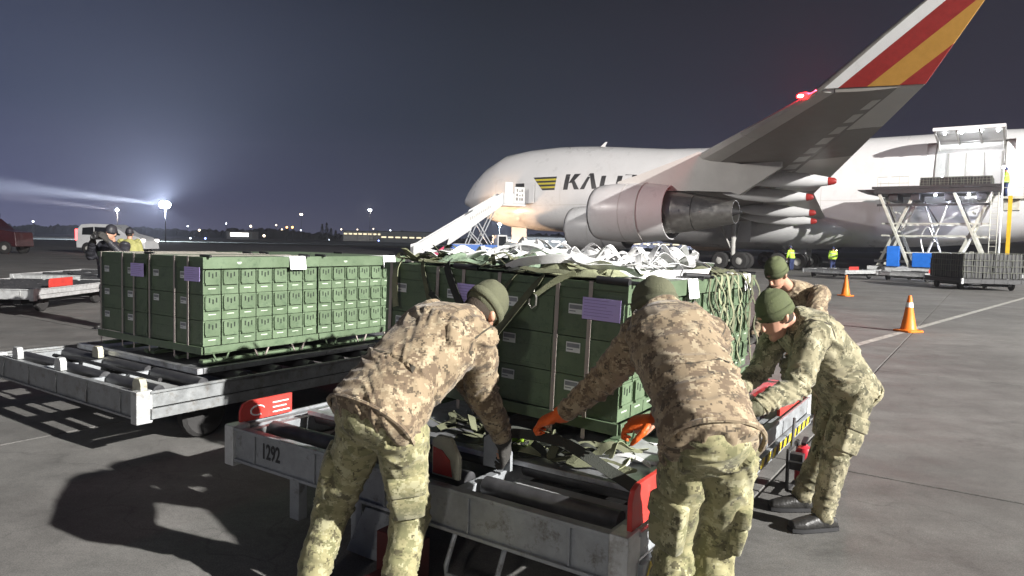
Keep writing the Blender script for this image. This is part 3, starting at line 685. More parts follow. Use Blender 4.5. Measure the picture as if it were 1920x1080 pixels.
# number, print on guard, hazard strip, stops, handle, drawbar
put_text('number_print', '1292', .125, M['blackpaint'], D1, (-2.23, -.0035, .405), (R(90), 0, 0), sx=.68)
for k, w in enumerate((.16, .13, .15)):
    gp = MB().box((-DW + .0315, .29, .53 + k * .03), (-DW + .033, .29 + w * .8, .538 + k * .03)); gp.build('guard_print', M['labelwhite'], D1)
gp = MB(); gp.tube([(-DW + .033, .18 + .05 * math.cos(a), .565 + .03 * math.sin(a)) for a in np.linspace(.4, 5.2, 12)], .005, 5); gp.build('guard_print', M['labelwhite'], D1)
hz = MB(); n = 44
for k in range(n):
    y0 = .1 + k * .07; y1 = y0 + .07
    hz.add([(.0335, y0, .318), (.0335, y1, .318), (.0335, y1 + .035, .368), (.0335, y0 + .035, .368), (.031, y0, .318), (.031, y1, .318), (.031, y1 + .035, .368), (.031, y0 + .035, .368)], [(0, 1, 2, 3), (0, 4, 5, 1), (3, 2, 6, 7)], k % 2)
hz.build('hazard_strip', [M['hazy'], M['blackpaint']], D1, smooth=0)
def stop(x, y, mtl, h=.2, z=.5):
    b = MB().prism([(-.085, 0), (.085, 0), (.085, h * .55), (.03, h), (-.05, h), (-.085, h * .85)], .022, Matrix(((1, 0, 0, x), (0, 0, 1, y), (0, 1, 0, z), (0, 0, 0, 1))))
    o = b.build('stop_plate', M[mtl], D1, .003); return o
s1 = stop(-1.02, .10, 'creamsteel'); q = MB(); 
q.prism([(-.075, .01), (.045, .01), (.03, .09), (-.02, .13), (-.075, .14)], .003, Matrix(((1, 0, 0, -1.02), (0, 0, 1, .0965), (0, 1, 0, .5), (0, 0, 0, 1)))); q.build('red_patch', M['redguard'], s1)
stop(-.90, .36, 'steelgrey', .17, .5)
MB().tube([(-.88, .02, .30), (-.88, -.05, .16), (-.86, -.07, .13), (-.62, -.07, .13), (-.60, -.05, .16), (-.60, .02, .30)], .012, 8).build('pull_handle', M['steelgrey'], D1)
for x in (-2.05, -1.55, -.1): MB().box((x - .04, .02, .06), (x + .04, .08, .30)).build('rail_leg', M['steelgrey'], D1, .003)
b = MB().prism([(-.16, .0), (.14, .0), (.2, .26), (-.02, .26)], .02, Matrix(((1, 0, 0, -1.42), (0, 0, 1, -.02), (0, 1, 0, .03), (0, 0, 0, 1)))); b.build('gusset_plate', M['steelgrey'], D1, .003)
b = MB().box((-1.28, -.10, .02), (-1.02, .0, .24)); b.box((-1.24, -.5, .02), (-1.06, -.1, .07)); b.build('drawbar', M['drawbar'], D1, .006)
D2 = dolly('pale roller dolly carrying the left load, empty rollers showing at its near end', LD, TH, 'midgrey', GD)
for x, y, m_ in ((-.03, .02, 'creamsteel'), (-1.35, .04, 'palegrey'), (-2.2, .04, 'palegrey'), (-1.75, .52, 'creamsteel')):
    b = MB().prism([(-.06, 0), (.06, 0), (.06, .07), (.035, .105), (-.035, .105), (-.06, .07)], .05, Matrix(((1, 0, 0, x - .05), (0, 0, 1, y), (0, 1, 0, .49), (0, 0, 0, 1)))); b.build('stop_plate', M[m_], D2, .004)
b = MB(); b.tube([(-2.2, .34, .49), (-1.6, .36, .50), (-1.0, .36, .495), (-.4, .37, .49)], .018, 8); b.build('lock_rod', M['darkmetal'], D2)
D3 = dolly('empty pale roller dolly with red guard plates at the left edge, nearer of the pair', V((-9.4, 13.6)), R(2), 'palegrey', GD, guards=((1, .5, 1.3, .18), (-1, .2, 1.2, .18)))
MB().box((-2.5, -.04, .33), (-1.9, -.02, .47)).build('guard_plate', M['redguard'], D3, .003)
MB().box((-DW, -.03, .10), (-1.15, -.02, .26)).build('skirt_plate', M['white'], D3, .003)
D4 = dolly('empty pale roller dolly at the left edge, behind the other empty one', V((-10.6, 18.4)), R(3), 'palegrey', GD, guards=((1, .3, 1.2, .18),), detail=False)
for nm, lx, ly, rz in (('empty roller dolly standing under the jet beside the nearer orange cone line', 21.0, 35.2, -60), ('empty roller dolly between the scissor loader and the cones', 24.6, 35.4, -62), ('empty roller dolly furthest left in the row under the wing', 18.0, 37.4, -58)):
    d = copy_tree(D4); d.location = (lx, ly, 0); d.rotation_euler = (0, 0, R(rz)); d['label'] = nm
D8 = dolly('dark roller dolly at the right edge carrying the black netted load', (22.6, 29.6), R(-6), 'darkmetal', GD, detail=False)
# aluminium pallet sheet under the middle load
PS = thing('pallet_sheet', 'scuffed aluminium cargo pallet sheet lying on the 1292 dolly under the ammunition', 'pallet', )
PS.matrix_world = frame(FD) @ T_((0, 0, .511))
M['alu'] = mat('scratched aluminium', (.46, .47, .49), .38, .75, var=.2, scale=6, bump=.08, bscale=60, dirt=(.22, .21, .2), dthr=(.5, .7), dscale=7)
MB().box((-2.42, .50, 0), (-.24, 3.5, .018)).build('plate', M['alu'], PS, .002)
for lo, hi in (((-2.46, .44, 0), (-.2, .497, .028)), ((-2.46, 3.503, 0), (-.2, 3.56, .028)), ((-2.46, .5, 0), (-2.423, 3.5, .028)), ((-.237, .5, 0), (-.2, 3.5, .028))): MB().box(lo, hi).build('edge_rail', M['alu'], PS, .004)
PL = thing('pallet_sheet', 'aluminium cargo pallet sheet under the load of the left dolly', 'pallet'); PL.matrix_world = frame(LD) @ T_((0, 0, .511))
MB().box((-2.3, .66, 0), (-.3, 3.25, .03)).build('plate', M['alu'], PL, .003)
MB().box((-2.34, .60, 0), (-.26, .655, .05)).build('edge_rail', M['alu'], PL, .004); MB().box((-.296, .66, 0), (-.26, 3.25, .05)).build('edge_rail', M['alu'], PL, .004)
MB().box((-2.34, .66, 0), (-2.303, 3.25, .05)).build('edge_rail', M['alu'], PL, .004)

# ---------------------------------------------------------------- straps and nets on the middle load
M['webwhite'] = mat('white webbing', (.74, .74, .74), .75, var=.08, scale=20, bump=.2, bscale=150)
M['webolive'] = mat('olive webbing', (.105, .11, .065), .8, var=.25, scale=15, bump=.3, bscale=150)
M['webtan'] = mat('faded olive webbing', (.22, .23, .14), .8, var=.2, scale=15, bump=.3, bscale=150)
M['darkweb'] = mat('dark webbing', (.03, .033, .027), .8, var=.25, bump=.3, bscale=150)
M['cloth'] = mat('green net cloth', (.17, .23, .16), .85, var=.25, scale=12, bump=.4, bscale=60)
M['hook'] = mat('zinc hook', (.62, .60, .54), .35, .8)
def spline(pts, n):
    P = [V(p) for p in pts]; P = [P[0] * 2 - P[1]] + P + [P[-1] * 2 - P[-2]]; out = []
    for i in range(1, len(P) - 2):
        for k in range(n):
            t = k / n; a, b, c, d = P[i - 1], P[i], P[i + 1], P[i + 2]
            out.append(.5 * ((2 * b) + (c - a) * t + (2 * a - 5 * b + 4 * c - d) * t * t + (3 * b - a - 3 * c + d) * t ** 3))
    out.append(P[-2]); return out
def to_world(Mx, o): o.matrix_world = Mx; return o
def loose(x, y, rng, steps=7, step=.16, hmax=.10, z0=.905, lim=(-1.74, -.02, .02, 2.3)):
    a = rng.uniform(0, 6.28); p = [(x, y, z0 + .01)]; tr_ = rng.uniform(-.5, .5)
    for k in range(steps):
        a += tr_ + rng.uniform(-.3, .3); nx, ny = x + step * math.cos(a), y + step * math.sin(a)
        if not (lim[0] < nx < lim[1] and lim[2] < ny < lim[3]): a += 2.0; tr_ = -tr_; nx, ny = x + step * math.cos(a), y + step * math.sin(a)
        x = min(lim[1], max(lim[0], nx)); y = min(lim[3], max(lim[2], ny))
        p.append((x, y, z0 + .006 + hmax * (rng.random() ** 1.6 if k % 2 else .15 * rng.random())))
    return spline(p, 6)
def twist(path, rng, amt=1.0):
    out = []; ph = rng.uniform(0, 6.28); fr_ = rng.uniform(.06, .14); k = len(path)
    for i in range(k):
        d = path[min(i + 1, k - 1)] - path[max(i - 1, 0)]; n = V((-d.y, d.x, 0))
        n = n.normalized() if n.length > 1e-6 else V((1, 0, 0)); t = amt * .6 * math.sin(i * fr_ + ph)
        out.append(n * math.cos(t) + V((0, 0, 1)) * math.sin(t))
    return out
rg = random.Random(21)
for k in range(46):
    x, y = rg.uniform(-1.6, -.2), rg.uniform(.5, 2.2)
    if k > 36: x, y = rg.uniform(-.9, -.1), rg.uniform(.08, 1.0)
    p = loose(x, y, rg, steps=rg.randint(5, 9), step=.13, hmax=rg.choice((.05, .08, .11, .14)), z0=.93 + rg.uniform(0, .05))
    o = MB().ribbon(p, twist(p, rg), rg.uniform(.03, .055), .003).build('cargo_strap', M['webwhite'], None, smooth=60)
    to_world(FRONT, o); tag(o, 'loose white webbing strap, one of many heaped on the middle load', 'strap', 'white straps heaped on the middle load')
# three straps that can be told apart
p = spline([(-.05, .95, .93), (-.25, 1.2, 1.02), (-.40, 1.42, 1.05), (-.28, 1.62, 1.0), (-.06, 1.5, .94), (.0, 1.1, .93), (-.2, .75, .915), (-.34, .62, .91)], 6)
tag(to_world(FRONT, MB().ribbon(p, [V((.3, .2, 1))] * len(p), .06, .003).build('cargo_strap', M['webwhite'], None, smooth=60)), 'white strap standing up in an open loop on the lid between the two beanies', 'strap', 'white straps heaped on the middle load')
p = spline([(-.78, .02, .93), (-.66, .0, .975), (-.52, .02, 1.0), (-.38, .10, 1.01), (-.22, .3, .97), (-.12, .55, .93)], 6)
tag(to_world(FRONT, MB().ribbon(p, [V((0, -.5, 1))] * len(p), .055, .003).build('cargo_strap', M['webwhite'], None, smooth=60)), 'long white strap arching along the front edge above the lilac placard', 'strap', 'white straps heaped on the middle load')
p = spline([(-1.42, .75, .92), (-1.35, .8, 1.02), (-1.2, .86, 1.06), (-1.05, .9, 1.02), (-.98, .9, .92)], 6)
tag(to_world(FRONT, MB().ribbon(p, [V((-.5, 1, .2))] * len(p), .09, .004).build('cargo_strap', M['webwhite'], None, smooth=60)), 'broad white strap humped up at the far left of the heap', 'strap', 'white straps heaped on the middle load')
# crumpled pale cloth under the straps
def crumple(lo, hi, n, amp, seed, z0=.905):
    b = MB(); vs = []; fs = []
    for i in range(n + 1):
        for j in range(n + 1):
            x = lo[0] + (hi[0] - lo[0]) * i / n; y = lo[1] + (hi[1] - lo[1]) * j / n
            q = V((x * 5 + seed, y * 5, seed)); e = min(i, j, n - i, n - j) / n
            h = .5 + .75 * noise.noise(q * 1.1) + .35 * noise.noise(q * 2.2) + .3 * (1 - abs(noise.noise(q * 1.7 + V((4, 0, 0))))) ** 3; x += noise.noise(q + V((9, 0, 0))) * .06; y += noise.noise(q + V((0, 9, 0))) * .06
            vs.append((x, y, z0 + .008 + amp * h * min(1, e * 4 + .15)))
    for i in range(n):
        for j in range(n): a = i * (n + 1) + j; fs.append((a, a + n + 1, a + n + 2, a + 1))
    o = b.add(vs, fs); return o
for lo, hi, am, sd, m_, lb in (((-1.5, .7), (-.3, 2.15), .10, 3, 'webwhite', 'crumpled white cloth bundle under the heap of straps'), ((-1.55, .06), (-.95, .75), .085, 8, 'cloth', 'bunched green net cloth on the front left lid'), ((-1.0, .0), (-.5, .5), .09, 14, 'cloth', 'bunched green net cloth near the hook strap'), ((-.62, .0), (-.16, .42), .075, 5, 'webtan', 'bundle of faded olive netting on the lid above the lilac placard'), ((-.42, 1.25), (-.02, 1.9), .07, 31, 'darkweb', 'dark bunched netting on the lid behind the central beanie')):
    o = crumple(lo, hi, 60, am, sd).build('cloth_bundle', M[m_], None, smooth=70); md = o.modifiers.new('thick', 'SOLIDIFY'); md.thickness = .006; to_world(FRONT, o); tag(o, lb, 'bundle')
for k in range(9):
    x, y = rg.uniform(-1.45, -.45), rg.uniform(.6, 2.0); q = rg.uniform(.16, .3)
    o = crumple((x, y), (x + q, y + q * 1.3), 26, rg.uniform(.07, .12), 40 + k * 3, .91).build('cloth_bundle', M['webwhite'], None, smooth=70); md = o.modifiers.new('thick', 'SOLIDIFY'); md.thickness = .006; to_world(FRONT, o)
    tag(o, 'small bunched up tangle of white webbing in the middle of the strap heap', 'bundle', 'bunched white webbing in the strap heap')
# olive tie-down net: strands loose on the lids, diagonals over the dark front, net over the far lit face
NET = thing('tie_down_net', 'olive tie-down net with hooks hanging over the front of the middle load', 'net'); NET.matrix_world = FRONT
for k in range(34):
    x, y = rg.uniform(-1.7, -.3), rg.uniform(.0, .55)
    p = loose(x, y, rg, steps=rg.randint(4, 7), step=.12, hmax=rg.choice((.05, .08, .11)), z0=.92, lim=(-1.74, -.05, -.06, .9))
    MB().ribbon(p, twist(p, rg), rg.uniform(.022, .045), .003).build('webbing', M[rg.choice(('webolive', 'webtan', 'webolive', 'darkweb'))], NET, smooth=60)
for pts, w, m_ in (([(-.50, .02, .93), (-.52, -.03, .88), (-.74, -.06, .60), (-.95, -.07, .34), (-1.02, -.08, .22)], .05, 'webolive'),
                   ([(-1.22, .02, .95), (-1.2, -.03, .90), (-1.08, -.06, .72), (-.98, -.06, .60)], .055, 'darkweb'), ([(-1.45, .02, .93), (-1.4, -.03, .87), (-1.32, -.05, .68)], .035, 'webolive'),
                   ([(-.66, .02, .93), (-.72, -.03, .86), (-.86, -.05, .66)], .03, 'webolive'), ([(-1.62, .02, .94), (-1.63, -.04, .85), (-1.62, -.05, .70), (-1.6, -.06, .62)], .05, 'webtan'),
                   ([(-.30, .0, .94), (-.40, -.04, .89), (-.52, -.06, .80)], .05, 'webtan'), ([(-1.02, -.05, .60), (-1.2, -.05, .66), (-1.32, -.05, .74)], .04, 'darkweb'),
                   ([(-.95, -.07, .34), (-.80, -.10, .12), (-.72, -.2, .03)], .05, 'webolive')):
    p = spline(pts, 6); MB().ribbon(p, [V((.6, 0, .5))] * len(p), w, .004).build('webbing', M[m_], NET, smooth=60)
def hook(p, s=1):
    b = MB(); p = V(p); b.tube([p + V((.0, -.012, .05 * s)), p + V((.014 * s, -.012, .02 * s)), p + V((.012 * s, -.012, -.015 * s)), p + V((-.008 * s, -.012, -.03 * s)), p + V((-.024 * s, -.012, -.012 * s)), p + V((-.02 * s, -.012, .01 * s))], .005, 6); b.build('hook', M['hook'], NET)
hook((-.53, -.05, .76), 1.3); hook((-.92, -.05, .52), 1.2); hook((-1.0, -.06, .62)); hook((-.80, -.07, .40), 1.4)
MB().tube([(-.16, -.01, .915), (.03, -.005, .912)], .022, 12).build('tension_bar', M['blackpaint'], NET); MB().tube([(-1.15, -.02, .92), (-.97, -.01, .918)], .018, 12).build('tension_bar', M['blackpaint'], NET)
MB().tube([(-.02, .92, .925), (.06, 1.14, .915)], .018, 12).build('tension_bar', M['blackpaint'], NET)
FN = thing('tie_down_net', 'olive diamond net hanging down the lit face of the rear right ammunition pallet', 'net'); FN.matrix_world = FRONT
for k in range(9):
    y0 = 1.26 + k * .125
    for sg in (-1, 1):
        pts = [(.0, y0, .915), (.036, y0, .895)]
        for q in range(1, 7):
            z = .89 - q * .13; yy = y0 + sg * (.10 if q % 2 else .0) + rg.uniform(-.03, .03); pts.append((.05 + rg.uniform(0, .04) + .008 * q, yy, z))
        if k > 8 or rg.random() < .8:
            p = spline(pts[:rg.randint(5, 8)], 4); MB().ribbon(p, [V((0, 1, .3))] * len(p), rg.uniform(.014, .03), .003).build('webbing', M[rg.choice(('webtan', 'webolive', 'webolive'))], FN, smooth=60)
for k in range(8):
    p = loose(-.1, 1.6, rg, 6, .12, .08, .915, (-.5, .02, 1.2, 2.35)); MB().ribbon(p, twist(p, rg), .03, .003).build('webbing', M['webolive'], FN, smooth=60)
# slack webbing on the pallet sheet in front of the load
SL = thing('tie_down_net', 'slack olive webbing lying on the pallet sheet by the orange gloves', 'net'); SL.matrix_world = frame(FD) @ T_((0, 0, .545))
for k in range(26):
    x, y = rg.uniform(-1.3, -.3), rg.uniform(.50, .86)
    p = loose(x, y, rg, rg.randint(3, 7), .10, rg.choice((.03, .06, .1)), .0, (-1.6, -.2, .46, .9)); MB().ribbon(p, twist(p, rg), rg.uniform(.03, .06), .003).build('webbing', M[rg.choice(('webtan', 'webolive', 'webolive', 'darkweb'))], SL, smooth=60)
for k in range(10):
    x, y = rg.uniform(-.45, -.2), rg.uniform(.8, 1.7)
    p = loose(x, y, rg, rg.randint(3, 6), .10, .07, .0, (-.5, -.12, .6, 2.0)); MB().ribbon(p, twist(p, rg), rg.uniform(.03, .06), .003).build('webbing', M[rg.choice(('webtan', 'webtan', 'webwhite'))], SL, smooth=60)
p = spline([(-1.15, .56, .01), (-.95, .50, .10), (-.6, .48, .12), (-.3, .46, .03), (-.16, .42, .0)], 8); MB().ribbon(p, [V((0, .8, .6))] * len(p), .06, .004).build('webbing', M['darkweb'], SL, smooth=60)
# ---------------------------------------------------------------- people
M['camojacket'] = camo('tan digital camouflage', (.245, .186, .116), (.128, .09, .056), (.074, .054, .033), (.345, .28, .185), .0075, 15)
M['camotrousers'] = camo('green digital camouflage', (.26, .24, .125), (.17, .165, .08), (.095, .085, .043), (.36, .34, .205), .0065, 14, (4, 2, 9))
M['camogreen'] = camo('sage digital camouflage', (.25, .225, .14), (.13, .12, .07), (.065, .06, .034), (.36, .33, .22), .007, 12, (14, 8, 3))
M['beanie'] = mat('olive fleece beanie', (.105, .108, .065), .95, var=.14, scale=22, bump=.35, bscale=190)
M['beanie2'] = mat('green fleece beanie', (.085, .10, .045), .95, var=.14, scale=22, bump=.35, bscale=190)
M['skin'] = mat('skin', (.46, .25, .17), .5, var=.1, scale=9)
M['glove'] = mat('orange rubber glove', (.72, .115, .012), .5, var=.14, scale=18, bump=.25, bscale=80)
M['seam'] = mat('dark seam thread', (.05, .042, .03), .85)
M['darkglove'] = mat('dark work glove', (.035, .033, .03), .8, var=.2, bump=.3)
M['oliveglove'] = mat('olive work glove', (.13, .125, .075), .8, var=.2, bump=.3)
M['boot'] = mat('black leather boot', (.028, .027, .026), .42, var=.25, bump=.25, bscale=70)
M['eye'] = mat('dark eye', (.02, .02, .02), .2)
M['hair'] = mat('short dark hair', (.04, .028, .018), .8, var=.3, bump=.5, bscale=200)
M['hivis'] = mat('fluorescent vest', (.55, .90, .08), .7, var=.1)
M['navy'] = mat('navy workwear', (.03, .045, .13), .8, var=.2)
M['darkcoat'] = mat('dark padded coat', (.02, .02, .026), .55, var=.3, bump=.4, bscale=18)
M['reflect'] = mat('silver reflective tape', (.7, .72, .72), .3, .3)
def bake(b, name, m, voxel, smooth_it=3, parent=None, folds=None, seed=0, fac=.5):
    me0 = b.mesh(name, m, 0)
    o = bpy.data.objects.new(name, me0); COL.objects.link(o)
    r = o.modifiers.new('r', 'REMESH'); r.mode = 'VOXEL'; r.voxel_size = voxel; r.use_smooth_shade = True
    if smooth_it: s = o.modifiers.new('s', 'SMOOTH'); s.iterations = smooth_it; s.factor = fac
    dg = bpy.context.evaluated_depsgraph_get(); me = bpy.data.meshes.new_from_object(o.evaluated_get(dg)); me.name = name
    bpy.data.objects.remove(o); bpy.data.meshes.remove(me0)
    me.materials.clear(); me.materials.append(m)
    if folds:
        n = len(me.vertices); co = np.empty(n * 3); me.vertices.foreach_get('co', co); co = co.reshape(-1, 3)
        no = np.empty(n * 3); me.vertex_normals.foreach_get('vector', no); no = no.reshape(-1, 3)
        best = np.full(n, 1e9); tt = np.zeros(n); idx = np.zeros(n, int)
        for i, (p0, p1, amp, fr, lean) in enumerate(folds):
            p0 = np.array(p0); p1 = np.array(p1); d = p1 - p0; t = np.clip(((co - p0) @ d) / (d @ d), 0, 1); ds = np.linalg.norm(co - (p0 + t[:, None] * d), axis=1)
            k = ds < best; best[k] = ds[k]; tt[k] = t[k]; idx[k] = i
        out = np.zeros(n)
        for i, (p0, p1, amp, fr, lean) in enumerate(folds):
            p0v = V(p0); d = V(p1) - p0v; L = d.length; d.normalize(); a = d.orthogonal().normalized(); c = d.cross(a)
            for j in np.nonzero(idx == i)[0]:
                q = V(co[j]) - p0v; al = q.dot(d); x = q.dot(a); y = q.dot(c)
                t = tt[j]; mask = .35 + .65 * (abs(2 * t - 1) ** 1.5)
                w = noise.noise(V((x * 7 + seed, y * 7, al * 4)))
                n1 = noise.noise(V((x * 4.5 + 3.1 * seed, y * 4.5, al * fr + lean * (x - y) * fr + 1.6 * w)))
                n2 = noise.noise(V((x * 9 + seed, y * 9 + 5, al * fr * 2.1 + lean * x * fr)))
                rid = (1 - min(1, abs(n1) * 1.9)) ** 2.2
                out[j] = amp * (mask * (1.5 * rid - .35) + .35 * mask * n2 + .5 * w)
        co = co + no * out[:, None]
        me.vertices.foreach_set('co', co.ravel()); me.update()
    me.polygons.foreach_set('use_smooth', [True] * len(me.polygons))
    o = bpy.data.objects.new(name, me); COL.objects.link(o)
    if parent is not None: o.parent = parent
    return o
def loft(b, secs, n=20, m=0, sq=2.3):
    """secs: (centre, half width vector, half depth vector); rounded caps"""
    S2 = []
    def cap(s, d, rev):
        out = []
        for a in (.95, .75, .4):
            k = math.sqrt(1 - a * a); out.append((s[0] + d * a, s[1] * k, s[2] * k))
        return out if not rev else out[::-1]
    c0, c1 = secs[0], secs[-1]
    d0 = (c0[0] - secs[1][0]).normalized() * min(c0[1].length, c0[2].length) * .45; d1 = (c1[0] - secs[-2][0]).normalized() * min(c1[1].length, c1[2].length) * .45
    S2 = [(c0[0] + d0 * a, c0[1] * math.sqrt(1 - a * a), c0[2] * math.sqrt(1 - a * a)) for a in (.98, .8, .45)] + list(secs) + [(c1[0] + d1 * a, c1[1] * math.sqrt(1 - a * a), c1[2] * math.sqrt(1 - a * a)) for a in (.45, .8, .98)]
    vs = []; fs = []; e = 2 / sq
    for c, A, B in S2:
        for j in range(n):
            t = 2 * math.pi * j / n; ct, s_ = math.cos(t), math.sin(t)
            vs.append(c + A * math.copysign(abs(ct) ** e, ct) + B * math.copysign(abs(s_) ** e, s_))
    k = len(S2)
    for i in range(k - 1):
        for j in range(n): fs.append((i * n + j, i * n + (j + 1) % n, (i + 1) * n + (j + 1) % n, (i + 1) * n + j))
    fs.append(tuple(range(n - 1, -1, -1))); fs.append(tuple((k - 1) * n + j for j in range(n)))
    b.add(vs, fs, m)
def limb(b, pts, rs, n=14):
    P = spline(pts, 4); k = len(P); R_ = []
    for i in range(k):
        t = i / (k - 1) * (len(rs) - 1); j = min(int(t), len(rs) - 2); R_.append(rs[j] + (rs[j + 1] - rs[j]) * (t - j))
    b.tube(P, R_, n); b.ball(P[0], R_[0] * .99, n, 8); b.ball(P[-1], R_[-1] * .99, n, 8)
def hand(b, w, d, nrm, thumb, curl=.6, s=1.0):
    """w wrist, d pointing to the fingers, nrm out of the palm, thumb towards the thumb side"""
    w = V(w); d = V(d).normalized(); nrm = V(nrm); nrm = (nrm - d * nrm.dot(d)).normalized(); th = V(thumb); th = (th - d * th.dot(d) - nrm * th.dot(nrm)).normalized()
    loft(b, [(w - d * .03 * s, th * .027 * s, nrm * .02 * s), (w + d * .01 * s, th * .03 * s, nrm * .019 * s), (w + d * .05 * s, th * .042 * s, nrm * .018 * s), (w + d * .088 * s, th * .043 * s, nrm * .015 * s)], 12)
    for k, (o, L) in enumerate(((.032, .072), (.011, .080), (-.011, .075), (-.032, .058))):
        p = w + d * .085 * s + th * o * s; q = d.copy(); pts = [p - d * .02 * s]; pts.append(p)
        for j, f in enumerate((.46, .30, .24)):
            a = curl * (.55 + .45 * j) * (1 + .12 * k); q = (d * math.cos(a * (j + 1) * .7) + nrm * math.sin(a * (j + 1) * .7) + th * o * 1.5).normalized(); p = p + q * L * f * s; pts.append(p)
        b.tube(pts, [.0095 * s, .0105 * s, .0095 * s, .0085 * s, .006 * s], 8); b.ball(pts[-1], .0065 * s, 8, 5)
    p = w + d * .02 * s + th * .026 * s; pts = [p]; 
    for q, L in (((d * .55 + th * .75 + nrm * .25), .04), ((d * .8 + th * .4 + nrm * .45), .032), ((d * .9 + th * .1 + nrm * .55), .024)): p = p + V(q).normalized() * L * s; pts.append(p)
    b.tube(pts, [.015 * s, .012 * s, .0105 * s, .007 * s], 8); b.ball(pts[-1], .0075 * s, 8, 5)
def person(label, J, mats, voxel=.009, group=None, detail=True, seed=1):
    """J: joints in world metres. The body mesh is the person, clothing hangs on it."""
    P, N_, hd = V(J['pelvis']), V(J['neck']), V(J['head']); rp = V(J['rp']).normalized(); rs = V(J['rs']).normalized()
    a = (N_ - P).normalized(); L = (N_ - P).length
    wa = V(J.get('waist', P.lerp(N_, .33))); chst = V(J.get('chest', P.lerp(N_, .68)))
    def fr(r, ax):
        r = (r - ax * r.dot(ax)).normalized(); return r, ax.cross(r).normalized()
    r0, f0 = fr(rp, (wa - P).normalized()); r1, f1 = fr(rp.lerp(rs, .5), (chst - wa).normalized()); r2, f2 = fr(rs, (N_ - chst).normalized())
    up = V(J['up']).normalized(); fc = V(J['face']); fc = (fc - up * fc.dot(up)).normalized(); sd = fc.cross(up).normalized()   # sd: the head's right side
    sL, eL, wL = (V(q) for q in J['armL']); sR, eR, wR = (V(q) for q in J['armR'])
    hL, kL, aL = (V(q) for q in J['legL']); hR, kR, aR = (V(q) for q in J['legR'])
    # --- body
    b = MB()
    loft(b, [(P - (wa - P).normalized() * .02, r0 * .14, f0 * .10), (wa, r1 * .125, f1 * .09), (chst, r2 * .15, f2 * .10), (N_ - (N_ - chst).normalized() * .05, r2 * .13, f2 * .07)])
    limb(b, [N_ - (N_ - chst) * .15, N_.lerp(hd, .5), hd], [.062, .056, .056])
    loft(b, [(hd - up * .105 + fc * .03, sd * .036, fc * .04), (hd - up * .06 + fc * .022, sd * .058, fc * .075), (hd + up * .0, sd * .072, fc * .094), (hd + up * .05, sd * .075, fc * .097), (hd + up * .095, sd * .055, fc * .07)], 16, sq=2)
    b.tube([hd + fc * .09 + up * .02, hd + fc * .108 - up * .012, hd + fc * .118 - up * .03, hd + fc * .09 - up * .036], [.009, .012, .016, .012], 8)       # nose
    b.ball(hd + fc * .082 - up * .062, .026, 10, 6, sc=(1, 1, .45)); b.ball(hd + fc * .072 - up * .098, .026, 10, 6)      # lips, chin
    b.ball(hd + fc * .082 + up * .03, .03, 10, 6, sc=(1.3, 1, .4))
    for q in (-1, 1): b.ball(hd + sd * q * .074 - fc * .008 - up * .005, .03, 10, 6, sc=(.55, .9, 1.05))
    limb(b, [sL, eL, wL], [.05, .04, .03]); limb(b, [sR, eR, wR], [.05, .04, .03])
    limb(b, [hL, kL, aL], [.08, .055, .04]); limb(b, [hR, kR, aR], [.08, .055, .04])
    for w, hdir, hn, ht in ((wL, J['handL'], J['palmL'], J['thumbL']), (wR, J['handR'], J['palmR'], J['thumbR'])): hand(b, w, hdir, hn, ht, J.get('curl', .7))
    body = bake(b, 'person', M['skin'], max(.0065, voxel * .72) if detail else voxel, 2)
    tag(body, label, 'person', group)
    if detail:
        for q in (-1, 1): MB().ball(hd + fc * .083 + up * .012 + sd * q * .031, .011, 10, 6).build('eye', M['eye'], body)
        b = MB(); loft(b, [(hd - up * .03 - fc * .022, sd * .073, fc * .078), (hd + up * .05 - fc * .01, sd * .079, fc * .092)], 18, sq=2); b.build('hair', M['hair'], body)
    # --- trousers
    ax = (wa - P).normalized(); b = MB(); pw = J.get('pw', 1.0)
    loft(b, [(P - ax * .10 - f0 * 0, r0 * .155 * pw, f0 * .115), (P - ax * .02, r0 * .178 * pw, f0 * .135), (P + ax * .08, r0 * .172 * pw, f0 * .125)])
    lr = J.get('legr', (.112, .104, .088, .083, .078, .066))
    foldl = [(P - ax * .1, P + ax * .1, .008, 16, .3)]
    for h, k, an in ((hL, kL, aL), (hR, kR, aR)):
        end = an + (an - k).normalized() * .01
        limb(b, [h, h.lerp(k, .5), k, k.lerp(end, .5), end], lr)
        foldl += [(h, k, .013, 12, .8), (k, end, .013, 17, .9)]
    tr = bake(b, 'trousers', M[mats['trousers']], voxel, 3, body, foldl if detail else None, seed)
    # --- jacket
    b = MB(); jw = J.get('jw', 1.0)
    hem = P - ax * J.get('hem', .06)
    loft(b, [(hem, r0 * .208 * jw, f0 * .158), (P.lerp(wa, .35), r0 * .205 * jw, f0 * .16), (wa, r1 * .20 * jw, f1 * .155), (wa.lerp(chst, .5), r1.lerp(r2, .5) * .21 * jw, f1.lerp(f2, .5) * .16), (chst, r2 * .215 * jw, f2 * .155), (chst.lerp(N_, .55), r2 * .195 * jw, f2 * .13), (chst.lerp(N_, .9), r2 * .12, f2 * .095)], 24)
    ar = J.get('armr', (.088, .085, .076, .068, .06, .05))
    fa = [(hem, wa, .012, 17, .4), (wa, chst, .010, 12, .9), (chst, N_, .005, 8, 1.1)]
    for s_, e_, w_ in ((sL, eL, wL), (sR, eR, wR)):
        limb(b, [s_, s_.lerp(e_, .5), e_, e_.lerp(w_, .55), w_ - (w_ - e_).normalized() * .04], ar)
        fa += [(s_, e_, .012, 18, .5), (e_, w_, .013, 24, .3)]
    ncd = (hd - N_).normalized(); nb = N_ - ncd * .02
    b.tube([nb - ncd * .04, nb + ncd * .005, nb + ncd * .035], [.10, .088, .08], 16)
    jk = bake(b, 'jacket', M[mats['jacket']], voxel, 2, body, fa if detail else None, seed + 5)
